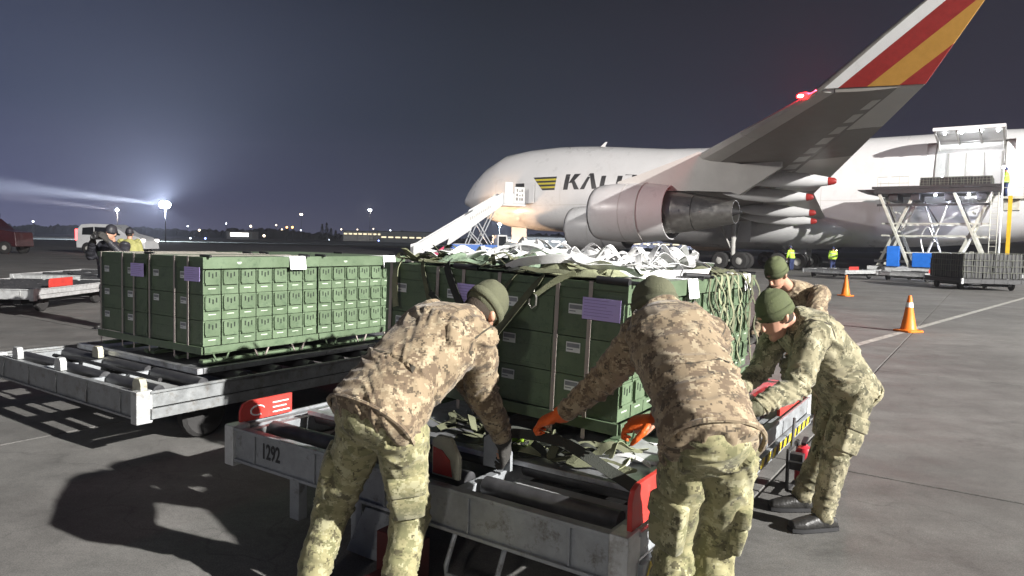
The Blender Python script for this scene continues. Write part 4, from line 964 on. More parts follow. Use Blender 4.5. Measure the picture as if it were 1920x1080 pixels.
    if detail:
        b = MB(); pts = []
        for j in range(25):
            t = 2 * math.pi * j / 24; c_, s2 = math.cos(t), math.sin(t); e = 2 / 2.3
            pts.append(hem - ax * .012 + r0 * .2115 * jw * math.copysign(abs(c_) ** e, c_) + f0 * .162 * math.copysign(abs(s2) ** e, s2))
        b.tube(pts, .010, 6, cap=False); b.build('hem', M[mats['jacket']], jk)
        for w_, e_ in ((wL, eL), (wR, eR)):
            d = (w_ - e_).normalized(); MB().tube([w_ - d * .05, w_ - d * .005], [.053, .049], 14).build('cuff', M[mats['jacket']], jk)
        # stitched seams laid on the cloth
        def seam(pts, w=.007):
            q = MB().ribbon(pts, [V((0, 0, 1))] * len(pts), w, .002); so = q.build('seam', M['seam'], jk, smooth=60); sw = so.modifiers.new('lay', 'SHRINKWRAP'); sw.target = jk; sw.wrap_mode = 'ABOVE_SURFACE'; sw.offset = .0015
        for s_, e_, sg in ((sL, eL, -1), (sR, eR, 1)):
            d = ((e_ - s_).normalized() * .5 + rs * sg * .5).normalized(); u_ = d.orthogonal().normalized(); v_ = d.cross(u_); c = s_ - rs * sg * .012
            seam([c + (u_ * math.cos(t) + v_ * math.sin(t)) * .105 for t in np.linspace(0, 6.283, 40)])
        bk_ = -f2 if (f2.dot(fc) > 0) else f2
        seam([chst.lerp(N_, .45) + rs * x + bk_ * .16 for x in np.linspace(-.17, .17, 20)], .005)
        seam([wa + r1 * x + (-f1 if bk_.dot(-f1) > 0 else f1) * .18 for x in np.linspace(-.19, .19, 20)], .006)
        # cargo pockets on the outer thighs and seams
        for h, k, sg in ((hL, kL, -1), (hR, kR, 1)):
            d = (k - h).normalized(); o_ = rp * sg - d * (rp * sg).dot(d); o_.normalize(); fwd = d.cross(o_).normalized()
            bk = J.get('pocket_turn', 0); o2 = (o_ * math.cos(bk) + fwd * math.sin(bk) * sg).normalized(); fw2 = d.cross(o2).normalized()
            c = h.lerp(k, .66) + o2 * (lr[2] * .80)
            Mx = Matrix(((fw2.x, d.x, o2.x, c.x), (fw2.y, d.y, o2.y, c.y), (fw2.z, d.z, o2.z, c.z), (0, 0, 0, 1)))
            q = MB(); loft(q, [(V((0, -.09, 0)), V((.07, 0, 0)), V((0, 0, .028))), (V((0, 0, .006)), V((.074, 0, 0)), V((0, 0, .034))), (V((0, .09, 0)), V((.068, 0, 0)), V((0, 0, .03)))], 16, sq=5)
            q.v = [tuple(Mx @ V(p)) for p in q.v]; pk = q.build('cargo_pocket', M[mats['trousers']], tr, smooth=50)
            q = MB(); loft(q, [(V((0, -.115, .012)), V((.078, 0, 0)), V((0, 0, .030))), (V((0, -.045, .014)), V((.08, 0, 0)), V((0, 0, .032)))], 16, sq=5); q.v = [tuple(Mx @ V(p)) for p in q.v]; q.build('pocket_flap', M[mats['trousers']], pk, smooth=50)
    # --- boots
    for an, k, td in ((aL, kL, J['toeL']), (aR, kR, J['toeR'])):
        td = V(td); td.z = 0; td.normalize(); s = V((-td.y, td.x, 0)); g0 = V((an.x, an.y, 0)); z = V((0, 0, 1))
        b = MB(); lift = max(0, an.z - .10)
        G = g0 + z * lift
        loft(b, [(G - td * .075 + z * .045, s * .032, z * .036), (G - td * .03 + z * .055, s * .04, z * .05), (G + td * .06 + z * .05, s * .045, z * .045), (G + td * .14 + z * .04, s * .05, z * .034), (G + td * .195 + z * .034, s * .038, z * .026)], 16)
        limb(b, [G + z * .05 - td * .02, an + z * .0, an + (k - an).normalized() * .12], [.048, .05, .055])
        bt = bake(b, 'boot', M[mats.get('boot', 'boot')], max(.008, voxel), 2, body)
        if detail: 
            q = MB(); q.prism([(-.085, -.032), (.05, -.044), (.15, -.05), (.205, -.03), (.212, 0), (.205, .03), (.15, .05), (.05, .044), (-.085, .032), (-.1, 0)], .022, Matrix(((td.x, s.x, 0, G.x), (td.y, s.y, 0, G.y), (0, 0, 1, G.z + .002), (0, 0, 0, 1)))); q.build('sole', M['black'], bt)
    # --- gloves
    gm = mats.get('glove')
    if gm:
        for w, e_, hdir, hn, ht in ((wL, eL, J['handL'], J['palmL'], J['thumbL']), (wR, eR, J['handR'], J['palmR'], J['thumbR'])):
            b = MB(); hand(b, w + V(hdir).normalized() * .02, hdir, hn, ht, J.get('curl', .7), 1.36); d = V(hdir).normalized()
            b.tube([w - (w - e_).normalized() * .05, w + (w - e_).normalized() * .01, w + d * .045], [.05, .046, .04], 12)
            bake(b, 'glove', M[gm], .0055, 1, body)
    # --- hat
    if mats.get('hat'):
        hm = M[mats['hat']]; tl = J.get('hat_tilt', 0); hu = (up - fc * tl).normalized(); hf = (fc - hu * fc.dot(hu)).normalized(); hs = hf.cross(hu)
        o = hd + up * .012 - fc * .006
        b = MB(); secs = []
        for z, k in ((.0, 1.0), (.03, 1.015), (.06, 1.0), (.09, .93), (.115, .80), (.135, .58), (.147, .3)): secs.append((o + hu * z - hf * (.004 + .03 * z), hs * .088 * k, hf * .108 * k))
        loft(b, secs, 26, sq=2.05); hat = bake(b, 'beanie', hm, .006 if detail else voxel, 2, body, [(o, o + hu * .15, .0035, 14, .4)] if detail else None, seed + 9)
        if detail:
            b = MB(); ring = [o + hu * .0 - hf * .004 + hs * .0895 * math.cos(t) + hf * .1095 * math.sin(t) for t in np.linspace(0, 2 * math.pi, 33)]; ring2 = [p + hu * .04 for p in ring]
            n = len(ring); out = []
            b.add(ring + ring2, [(i, i + 1, n + i + 1, n + i) for i in range(n - 1)]); bd = b.build('hat_band', hm, hat, smooth=60); s2 = bd.modifiers.new('t', 'SOLIDIFY'); s2.thickness = .006; s2.offset = 1
    return body
SC = {'jacket': 'camojacket', 'trousers': 'camotrousers', 'hat': 'beanie', 'glove': 'darkglove'}
GP = 'soldiers working round the middle dolly'
# bending soldier nearest the camera on the left
J1 = dict(pelvis=(-.535, 2.82, .945), waist=(-.46, 2.92, 1.06), chest=(-.31, 3.06, 1.215), neck=(-.195, 3.17, 1.285), head=(-.14, 3.27, 1.315), rp=(.80, -.55, -.18), rs=(.74, -.66, -.12),
          up=(.55, .5, .55), face=(.25, .55, -.80),
          armL=((-.36, 3.24, 1.24), (-.24, 3.48, .99), (-.12, 3.60, .74)), armR=((-.145, 3.02, 1.215), (-.125, 3.16, .965), (-.03, 3.32, .70)),
          handL=(.3, .3, -.9), palmL=(.7, -.3, .1), thumbL=(.2, .8, 0), handR=(.15, .5, -.85), palmR=(-.8, .3, 0), thumbR=(-.1, .8, .5),
          legL=((-.60, 2.88, .87), (-.77, 3.04, .47), (-.865, 2.98, .11)), legR=((-.44, 2.80, .86), (-.425, 2.97, .46), (-.465, 2.86, .11)), toeL=(-.15, 1, 0), toeR=(.25, 1, 0), jw=.98, pw=.9, hem=.05, pocket_turn=.75)
person('soldier in tan camouflage with back to us, bending over the dolly by its number 1292', J1, SC, group=GP, seed=1)
# bending soldier in orange gloves
J2 = dict(pelvis=(.715, 2.46, .985), waist=(.705, 2.60, 1.10), chest=(.665, 2.83, 1.26), neck=(.65, 2.98, 1.345), head=(.645, 3.12, 1.345), rp=(.98, .18, 0), rs=(.93, -.22, .05),
          up=(-.1, .42, .9), face=(-.62, .70, -.3),
          armL=((.565, 2.97, 1.255), (.43, 3.16, 1.02), (.27, 3.33, .825)), armR=((.83, 2.86, 1.28), (.87, 3.06, 1.03), (.70, 3.16, .85)),
          handL=(-.72, .42, -.42), palmL=(-.25, .3, -.85), thumbL=(.1, .9, .1), handR=(-.75, .35, -.25), palmR=(0, .3, -.9), thumbR=(0, -.6, .5),
          legL=((.655, 2.48, .90), (.645, 2.60, .48), (.585, 2.42, .11)), legR=((.80, 2.46, .90), (.80, 2.60, .48), (.74, 2.44, .11)), toeL=(-.15, 1, 0), toeR=(.1, 1, 0), jw=.86, pw=.84, hem=.055, legr=(.098, .092, .078, .074, .07, .06), curl=.8, pocket_turn=.5)
person('soldier in tan camouflage and orange rubber gloves pulling at the net, back towards us', J2, dict(SC, glove='glove'), group=GP, seed=2)
# soldier leaning in from the right, seen from his left
J3 = dict(pelvis=(1.985, 4.12, .86), waist=(1.90, 4.10, .985), chest=(1.745, 4.05, 1.15), neck=(1.64, 4.02, 1.225), head=(1.53, 3.99, 1.25), rp=(-.15, 1, 0), rs=(-.2, 1, .05),
          up=(-.45, -.05, .89), face=(-.85, -.28, -.45),
          armL=((1.70, 3.87, 1.17), (1.565, 3.74, .91), (1.31, 3.63, .80)), armR=((1.64, 4.19, 1.17), (1.55, 4.24, .91), (1.36, 4.10, .79)),
          handL=(-.9, -.1, -.2), palmL=(0, 0, -1), thumbL=(.1, .9, 0), handR=(-.9, -.2, -.1), palmR=(0, 0, -1), thumbR=(0, -1, 0),
          legL=((2.02, 4.02, .80), (1.90, 3.97, .46), (1.85, 3.98, .105)), legR=((2.02, 4.22, .80), (1.97, 4.24, .45), (1.855, 4.28, .105)), legr=(.106, .095, .078, .073, .068, .058), toeL=(-1, -.15, 0), toeR=(-1, .0, 0), jw=.98, hem=.10, pocket_turn=.2)
person('soldier in sage camouflage and green beanie leaning onto the dolly from its right side', J3, {'jacket': 'camogreen', 'trousers': 'camogreen', 'hat': 'beanie2', 'glove': 'oliveglove'}, group=GP, seed=3)
# soldier at the far end, behind him
J4 = dict(pelvis=(2.86, 6.62, .86), waist=(2.78, 6.52, 1.0), chest=(2.63, 6.34, 1.19), neck=(2.47, 6.2, 1.29), head=(2.33, 6.1, 1.41), rp=(-.5, .86, 0), rs=(-.5, .86, 0),
          up=(-.4, -.3, .87), face=(-.75, -.55, -.35),
          armL=((2.70, 6.08, 1.24), (2.55, 5.85, 1.0), (2.35, 5.75, .84)), armR=((2.44, 6.38, 1.24), (2.3, 6.3, 1.0), (2.15, 6.1, .84)),
          handL=(-.8, -.4, -.3), palmL=(0, 0, -1), thumbL=(-.4, .8, 0), handR=(-.7, -.6, -.2), palmR=(0, 0, -1), thumbR=(.5, -.8, 0),
          legL=((2.94, 6.52, .80), (2.86, 6.36, .45), (2.92, 6.5, .105)), legR=((2.80, 6.74, .80), (2.7, 6.62, .45), (2.78, 6.75, .105)), toeL=(-.8, -.5, 0), toeR=(-.8, -.5, 0), hem=.08)
person('soldier in tan camouflage half hidden at the far end of the middle dolly', J4, dict(SC, hat='beanie2'), group=GP, seed=4)
def stand(x, y, rz, lean=0.0, arms='down', z0=0):
    c, s = math.cos(rz), math.sin(rz)
    def w(px, py, pz): return (x + c * px - s * py, y + s * px + c * py, z0 + pz)     # local: +y is ahead, +x is his right side
    def dr(px, py, pz): return (c * px - s * py, s * px + c * py, pz)
    f = lean
    J = dict(pelvis=w(0, 0, .96), waist=w(0, f * .1, 1.10), chest=w(0, f * .3, 1.30), neck=w(0, f * .45, 1.48), head=w(0, f * .55 + .02, 1.63), rp=dr(1, 0, 0), rs=dr(1, 0, 0), up=dr(0, f * .2, 1), face=dr(0, 1, -f),
             armL=(w(-.19, f * .4, 1.42), w(-.25, f * .4 + .02, 1.14), w(-.23, f * .4 + .12, .90)), armR=(w(.19, f * .4, 1.42), w(.25, f * .4 + .02, 1.14), w(.23, f * .4 + .12, .90)),
             handL=dr(0, .2, -1), palmL=dr(1, 0, 0), thumbL=dr(0, 1, 0), handR=dr(0, .2, -1), palmR=dr(-1, 0, 0), thumbR=dr(0, 1, 0),
             legL=(w(-.095, 0, .90), w(-.10, .03, .49), w(-.11, -.02, .105)), legR=(w(.095, 0, .90), w(.11, .05, .49), w(.12, .06, .105)), toeL=dr(-.1, 1, 0), toeR=dr(.1, 1, 0))
    if arms == 'up':
        J['armL'] = (w(-.19, 0, 1.42), w(-.30, .18, 1.25), w(-.14, .33, 1.5)); J['armR'] = (w(.19, 0, 1.42), w(.30, .18, 1.25), w(.14, .33, 1.5))
        J['handL'] = dr(.3, .5, .6); J['handR'] = dr(-.3, .5, .6); J['palmL'] = dr(.8, 0, 0); J['palmR'] = dr(-.8, 0, 0); J['thumbL'] = dr(.3, .3, .8); J['thumbR'] = dr(-.3, .3, .8)
    return J, w
HV = {'jacket': 'hivis', 'trousers': 'navy', 'hat': 'navy'}
for (x, y, rz, ln, lb) in ((20.15, 50.0, R(20), .35, 'ground worker in lime vest and blue trousers stooping beside the landing gear'), (23.1, 50.0, R(-10), .1, 'ground worker in lime vest and navy trousers standing right of the landing gear')):
    J, w = stand(x, y, rz, ln); p = person(lb, J, HV, .02, 'ground workers in lime vests', False)
    for z in (1.1, 1.28):
        b = MB(); b.tube([w(.2 * math.cos(t), .15 * math.sin(t) + ln * .2, z) for t in np.linspace(0, 6.283, 17)], .035, 5, cap=False); b.build('reflective_band', M['reflect'], p)
J, w = stand(-6.9, 12.0, R(175), .1, 'up'); J['jw'] = 1.3; cmn = person('person in a dark padded coat and cap behind the left pallets, camera held up', J, {'jacket': 'darkcoat', 'trousers': 'darkcoat', 'hat': 'darkcoat', 'glove': 'darkglove'}, .014)
CAMR = thing('video_camera', 'small dark video camera held up by the person in the dark coat', 'camera', w(0, .36, 1.58), R(175))
MB().box((-.06, -.08, -.05), (.06, .08, .05)).build('camera_body', M['blackpaint'], CAMR, .008); MB().lathe([(.08, .04), (.16, .045), (.165, .04), (.15, .02), (.15, 0)], (0, 0, 0), 'Y', 16).build('lens', M['darkmetal'], CAMR)
MB().box((-.02, -.05, .05), (.02, .05, .08)).build('handle', M['blackpaint'], CAMR)
M['ylw'] = mat('yellow reflective coat', (.30, .29, .10), .7, var=.2)
J, w = stand(-9.5, 17.2, R(10), .0); person('person in a yellow coat standing in front of the white van', J, {'jacket': 'ylw', 'trousers': 'navy', 'hat': 'darkcoat'}, .016)
J, w = stand(29.2, 41.4, R(60), .1, 'down', 4.9); person('loader operator in lime vest on the lift beside the open cargo door', J, HV, .02, None, False)
# ---------------------------------------------------------------- passenger stairs at the front door
M['stairwhite'] = mat('white stair panel', (.74, .76, .76), .5, var=.06, scale=2)
M['stairgrey'] = mat('grey stair side', (.72, .74, .74), .5, var=.08, scale=2)
M['truckwhite'] = mat('white vehicle paint', (.70, .71, .72), .35, var=.06, scale=1.5, coat=.4)
ST = thing('boarding_stairs', 'white mobile boarding stairs on a blue truck chassis at the front door of the jet', 'stairs', (.55, 65.6, 0), math.atan2(-.30, -.95))
def flat(pts, y0, y1):  # outline in xz pushed from y0 to y1
    return MB().prism(pts, y1 - y0, Matrix(((1, 0, 0, 0), (0, 0, 1, y0), (0, 1, 0, 0), (0, 0, 0, 1))))
run = lambda x: 5.1 - (x - 1.9) * (4.8 / 7.7)
for y, m_, nm in ((.78, 'stairgrey', 'side_panel'), (-.86, 'stairwhite', 'side_panel')):
    flat([(1.9, 5.0), (1.9, 6.15), (4.7, run(4.7) + 1.15), (4.75, run(4.75) + 1.0), (9.6, run(9.6) + 1.05), (10.1, run(9.6) + .9), (10.1, .25), (9.6, .25), (4.9, run(4.9) - .25), (4.85, run(4.85) - .45)], y, y + .08).build(nm, M[m_], ST)
flat([(4.75, run(4.75) - .1), (6.9, run(6.9) - .1), (7.2, run(7.2) - 1.0), (7.0, run(7.0) - .75), (4.9, run(4.9) - .6)], .865, .90).build('lower_panel', M['stairgrey'], ST)
for k in range(22):
    x = 1.95 + k * .35; MB().box((x, -.78, run(x) - .05), (x + .36, .78, run(x) + .02)).build('step', M['steelgrey'], ST, .004)
MB().box((-.3, -1.0, 4.95), (1.9, 1.0, 5.1)).build('landing', M['stairwhite'], ST, .01)
for y in (-.98, .9): MB().box((-.2, y, 5.12), (1.88, y + .07, 6.1)).build('landing_panel', M['stairwhite'], ST, .01)
MB().box((1.0, .98, 5.12), (1.75, 1.05, 7.1)).build('landing_door', M['stairwhite'], ST, .01)
MB().box((-.15, .98, 5.2), (.85, 1.03, 6.7)).build('notice_board', M['stairwhite'], ST, .01)
for k in range(9):
    r_ = random.Random(k); MB().box((.0 + (k % 3) * .25, 1.035, 5.45 + (k // 3) * .4), (.0 + (k % 3) * .25 + r_.uniform(.1, .2), 1.045, 5.45 + (k // 3) * .4 + r_.uniform(.1, .28))).build('notice', M['wing_grey'], ST)
for k in range(12):
    x = 3.0 + k * .17; MB().box((x, .862, run(x) + .28), (x + .11, .867, run(x) + .28 + (.26 if k % 3 else .2))).build('side_mark', M['wing_light'], ST)
for xa, xb in ((2.6, 4.2), (4.2, 2.6), (3.4, 5.2), (5.2, 4.2)):
    for y in (-.6, .6): MB().bar((xa, y, .95), (xb, y, run(xb) - .2), .08, .08).build('strut', M['steelgrey'], ST)
MB().box((1.4, -1.0, .45), (7.3, 1.0, .62)).build('chassis', M['blue'], ST, .01); MB().box((2.4, -1.05, .62), (6.6, 1.05, 1.3)).build('tank_box', M['blue'], ST, .02)
MB().box((4.0, -.9, 1.0), (6.4, .9, 1.35)).build('deck_box', M['stairgrey'], ST, .02)
cb = flat([(1.2, .5), (1.2, 1.3), (1.45, 2.25), (2.35, 2.25), (2.4, .5)], -1.0, 1.0).build('cab', M['truckwhite'], ST, .04)
MB().box((1.55, 1.003, 1.25), (2.25, 1.012, 2.1)).build('cab_window', M['glass'], cb)
for x in (1.9, 6.4):
    for y in (-.95, .95): w_ = MB(); w_.lathe([(-.12, .05), (-.12, .2), (-.13, .36), (-.08, .42), (.08, .42), (.13, .36), (.12, .2), (.12, .05)], (x, y, .42), 'Y', 18, 0); w_.lathe([(-.125, .01), (-.1, .2), (.1, .2), (.125, .01)], (x, y, .42), 'Y', 14, 1); w_.build('wheel', [M['tyre'], M['wing_light']], ST)
M['tail'] = emit('lit red tail lamp', (1, .05, .22), 12)
MB().box((7.1, .7, .55), (7.3, 1.02, .8)).build('tail_lamp', M['tail'], ST)
flat([(7.3, .2), (7.3, 1.1), (8.6, .25)], .70, .76).build('red_glow_panel', mat('painted red glow', (.5, .02, .12), .5), ST)  # added panel, its magenta colour stands in for the red lamp's glow

# ---------------------------------------------------------------- scissor loader at the cargo door
M['loaderwhite'] = mat('off white loader paint', (.48, .48, .42), .5, .1, var=.2, scale=4, dirt=(.3, .28, .22), dthr=(.6, .75))
LO = thing('cargo_loader', 'tall scissor lift cargo loader with raised platform at the open cargo door', 'loader', (26.3, 43.5, 0), -.6384)
pf = MB().box((-3.2, -1.7, 5.15), (3.4, 1.7, 5.45)); pf.prism([(-3.2, 5.15), (-3.2, 5.45), (-4.2, 5.45), (-4.1, 5.36)], 3.0, Matrix(((1, 0, 0, 0), (0, 0, 1, -1.5), (0, 1, 0, 0), (0, 0, 0, 1)))); pf.build('platform', M['darkmetal'], LO, .02)
MB().box((-3.3, -1.78, 5.45), (3.4, -1.70, 5.6)).build('platform_rail', M['darkmetal'], LO, .01)
for y in (-1.35, 1.35):
    for xa, xb in ((-2.9, -1.0), (-1.0, -2.9), (1.1, 3.0), (3.0, 1.1)):
        MB().bar((xa, y + (.1 if xa < xb else -.1), .5), (xb, y + (.1 if xa < xb else -.1), 5.15), .26, .16).build('scissor_arm', M['loaderwhite'], LO, .01)
    for z in (1.5, 2.55, 3.3): MB().bar((-2.7, y, z), (2.9, y, z), .09, .1).build('cross_bar', M['loaderwhite'], LO)
for xa in (-1.95, 2.05):
    for z in (1.6, 2.85, 4.0): MB().bar((xa, -1.35, z), (xa, 1.35, z), .09, .1).build('tie_bar', M['loaderwhite'], LO)
MB().tube([(-.4, -1.0, .8), (.9, -1.0, 4.8)], .07, 8).build('lift_cylinder', M['palegrey'], LO); MB().tube([(.6, .6, .8), (-.6, .6, 4.6)], .07, 8).build('lift_cylinder', M['palegrey'], LO)
p = spline([(-.3, -1.1, 1.2), (-.55, -1.1, 2.4), (-.2, -1.1, 3.1), (.2, -1.1, 2.2)], 6); MB().tube(p, .05, 6).build('hose', M['palegrey'], LO)
MB().box((-3.4, -1.6, .35), (3.4, 1.6, .62)).build('chassis', M['palegrey'], LO, .02)
MB().box((-2.3, -1.75, .62), (-1.6, -1.1, 1.9)).build('engine_box', M['blue'], LO, .03); MB().box((-.9, -1.75, .62), (.2, -1.1, 1.5)).build('engine_box', M['blue'], LO, .03)
for x in (-2.6, 2.6):
    for y in (-1.45, 1.45): w_ = MB(); w_.lathe([(-.15, .05), (-.15, .25), (-.12, .38), (.12, .38), (.15, .25), (.15, .05)], (x, y, .38), 'Y', 16); w_.build('wheel', M['tyre'], LO)
for x in (-2.4, -1.2, .6, 2.2): MB().box((x, -1.4, 4.72), (x + .5, 1.2, 5.14)).build('under_frame', M['darkmetal'], LO, .02)
for z in (4.45, .95): MB().bar((-3.0, -1.5, z), (3.0, -1.5, z), .12, .14).build('cross_bar', M['darkmetal'], LO)
for x in (2.95, 3.3): MB().tube([(x, -1.72, .4), (x, -1.72, 5.1)], .028, 6).build('ladder_rail', M['loaderwhite'], LO)
for k in range(14): MB().tube([(2.95, -1.72, .7 + k * .32), (3.3, -1.72, .7 + k * .32)], .018, 5).build('ladder_rung', M['loaderwhite'], LO)
for x0, z0, x1, z1 in ((-2.6, 4.7, -1.9, 2.9), (-1.2, 4.7, -1.9, 2.9), (1.4, 4.7, 2.05, 2.9), (-.5, 4.7, .3, 3.3), (.9, 4.7, .3, 3.3)): MB().bar((x0, -.5, z0), (x1, -.5, z1), .1, .08).build('brace', M['darkmetal'], LO)
MB().box((.6, -1.7, .62), (2.4, -1.2, 1.25)).build('pump_box', M['darkmetal'], LO, .03)
MB().tube([(3.45, -1.6, .4), (3.45, -1.6, 6.5)], .05, 8).build('mast', M['stairgrey'], LO); MB().box((3.75, -1.6, .9), (3.95, -1.4, 4.9)).build('guide_post', M['yellow'], LO, .01)
MB().box((3.4, -1.2, 4.75), (4.5, .9, 4.9)).build('cage_floor', M['loaderwhite'], LO, .01); MB().box((3.5, -.8, 4.1), (4.3, .4, 4.72)).build('control_box', M['loaderwhite'], LO, .03)
for x in (3.42, 4.46):
    for y in (-1.16, .86): MB().tube([(x, y, 4.9), (x, y, 6.1)], .03, 6).build('cage_post', M['loaderwhite'], LO)
for z in (5.4, 5.75, 6.08): MB().tube([(3.42, .86, z), (3.42, -1.16, z), (4.46, -1.16, z), (4.46, .86, z)], .022, 6).build('cage_rail', M['loaderwhite'], LO)
for z in (5.8, 6.2): MB().tube([(-3.0, -1.6, z), (-1.3, -1.6, z)], .02, 6).build('hand_rail', M['loaderwhite'], LO)
for x in (-3.0, -2.4, -1.8, -1.3): MB().tube([(x, -1.6, 5.4), (x, -1.6, 6.2)], .02, 6).build('rail_post', M['loaderwhite'], LO)
MB().box((-2.45, -1.62, 5.9), (-2.3, -1.5, 6.5)).build('control_panel', M['stairwhite'], LO)
for x, y, z in ((.15, -1.6, 5.02), (1.85, -1.6, 5.02), (3.45, -1.6, 6.55), (.2, 1.2, 6.3)):
    MB().ball((x, y, z), .085, 10, 6).build('work_lamp', M['lampwhite'], LO)
lamp('work_light', 'POINT', (.15, -1.62, 4.85), 170, (.78, .82, 1), .12, LO); lamp('work_light', 'POINT', (1.85, -1.62, 4.85), 170, (.78, .82, 1), .12, LO)
lamp('work_light', 'POINT', (1.2, -.6, 1.0), 160, (.72, .76, 1), .12, LO)
# dark netted loads
M['case'] = mat('black case', (.022, .022, .024), .5, var=.25, scale=5)
M['netgrey'] = mat('pale net cord', (.15, .155, .13), .8, var=.3)
def netted(label, Mx, sx, sy, h, nx, ny, nz, seed):
    t = thing('netted_load', label, 'pallet load'); t.matrix_world = Mx; r_ = random.Random(seed)
    cx, cy, cz = sx / nx, sy / ny, h / nz
    cs = MB().box((.01, .01, 0), (cx - .01, cy - .01, cz - .012)).mesh('case', M['case'], 0)
    for i in range(nx):
        for j in range(ny):
            for k in range(nz):
                if 0 < i < nx - 1 and 0 < j < ny - 1 and k < nz - 1: continue
                o = link('case', cs, t, .01); o.location = (i * cx + r_.uniform(-.02, .02), j * cy + r_.uniform(-.02, .02), k * cz)
    def cord(p, w=.018): MB().tube(p, w, 5).build('net_cord', M['netgrey'], t)
    for k in range(int(sx / .16) + 1):
        x = k * .16; cord([(x + r_.uniform(-.03, .03), -.03, 0), (x + r_.uniform(-.05, .05), -.04, h * .5), (x, -.03, h + .02), (x, sy * .5, h + .03)], .012)
    for k in range(int(sy / .2) + 1):
        y = k * .2; cord([(-.03, y + r_.uniform(-.03, .03), 0), (-.04, y, h * .5), (-.03, y, h + .02), (sx * .5, y, h + .03), (sx + .03, y, h + .02), (sx + .04, y, 0)], .012)
    for k in range(1, 4):
        z = h * k / 4; cord([(-.045, sy, z), (-.045, -.045, z + r_.uniform(-.03, .03)), (sx * .5, -.05, z - .03), (sx + .045, -.045, z), (sx + .045, sy, z)], .012)
    return t
D8.location = (21.75, 29.2, 0)
netted('black netted pallet load on a dolly at the right edge of the apron', T_((21.75, 29.2, 0)) @ Matrix.Rotation(R(-6), 4, 'Z') @ T_((-2.5, .15, .52)), 2.35, 2.9, 1.05, 6, 6, 4, 4)
netted('dark netted pallet load up on the loader platform at the cargo door', LO.matrix_basis @ T_((-.7, -1.3, 5.47)), 3.6, 2.6, .62, 7, 5, 2, 6)

# ---------------------------------------------------------------- cones, extinguisher
M['conewhite'] = mat('white cone sleeve', (.75, .73, .68), .5)
for lo, hi in (((-.62, .60, .533), (-.30, .78, .56)), ((-.50, .82, .533), (-.18, .93, .556)), ((-.40, .98, .533), (-.16, 1.25, .552))):
    MB().box(lo, hi, M=Matrix.Rotation(.06, 4, 'Z')).build('lock_plate', M['palegrey'], D1, .004)
MB().tube([(-1.02, .50, .03), (-.96, .54, .07), (-.90, .60, .06)], [.012, .03, .026], 10).build('tape_end', M['hivis'], SL)
for x, y, lb in ((8.06, 14.0, 'orange traffic cone with a pale sleeve, the nearer and larger of two'), (11.71, 24.27, 'plain orange traffic cone, the smaller one nearer to the jet')):
    t = thing('traffic_cone', lb, 'cone', (x, y, 0), R(20), 'orange cones on the apron')
    MB().prism([(-.21, -.17), (-.17, -.21), (.17, -.21), (.21, -.17), (.21, .17), (.17, .21), (-.17, .21), (-.21, .17)], .045).build('base', M['orange'], t, .012)
    MB().lathe([(.045, .165), (.07, .145), (.35, .095), (.7, .038), (.74, .03), (.74, .0)], (0, 0, 0), 'Z', 24).build('cone_body', M['orange'], t)
    if y < 20: MB().lathe([(.50, .0745), (.50, .0755), (.60, .0585), (.60, .057)], (0, 0, 0), 'Z', 24).build('sleeve', M['conewhite'], t)
EX = thing('fire_extinguisher', 'red fire extinguisher in a dark rack hung under the right rail of the dolly', 'extinguisher'); EX.matrix_world = frame(FD) @ T_((.07, 2.42, .04))
M['extred'] = mat('extinguisher red', (.50, .03, .045), .35, var=.12)
MB().lathe([(0, .0), (0, .05), (.015, .058), (.20, .058), (.235, .045), (.25, .02), (.26, .018)], (.06, .10, .02), 'Z', 20).build('cylinder', M['extred'], EX)
MB().bar((.06, .07, .285), (.06, .15, .31), .03, .02).build('lever', M['blackpaint'], EX); MB().tube([(.06, .1, .28), (.06, .13, .27), (.09, .16, .2), (.1, .16, .08)], .008, 6).build('hose', M['blackpaint'], EX)
for p0, p1 in (((0, -.10, 0), (0, -.10, .28)), ((0, .19, 0), (0, .19, .28)), ((0, -.10, .27), (0, .19, .27)), ((0, -.10, .0), (0, .19, 0)), ((0, -.1, 0), (.13, -.1, 0)), ((0, .19, 0), (.13, .19, 0)), ((.13, -.1, 0), (.13, .19, 0)), ((.13, -.1, 0), (.13, -.1, .2)), ((.13, -.1, .2), (0, -.1, .2)), ((0, .0, .27), (0, .05, .46))):
    MB().bar(p0, p1, .02, .012, up=(.3, .5, .8)).build('rack_bar', M['darkmetal'], EX)
MB().box((.005, -.08, .14), (.09, -.02, .25)).build('battery_box', M['darkmetal'], EX, .004)

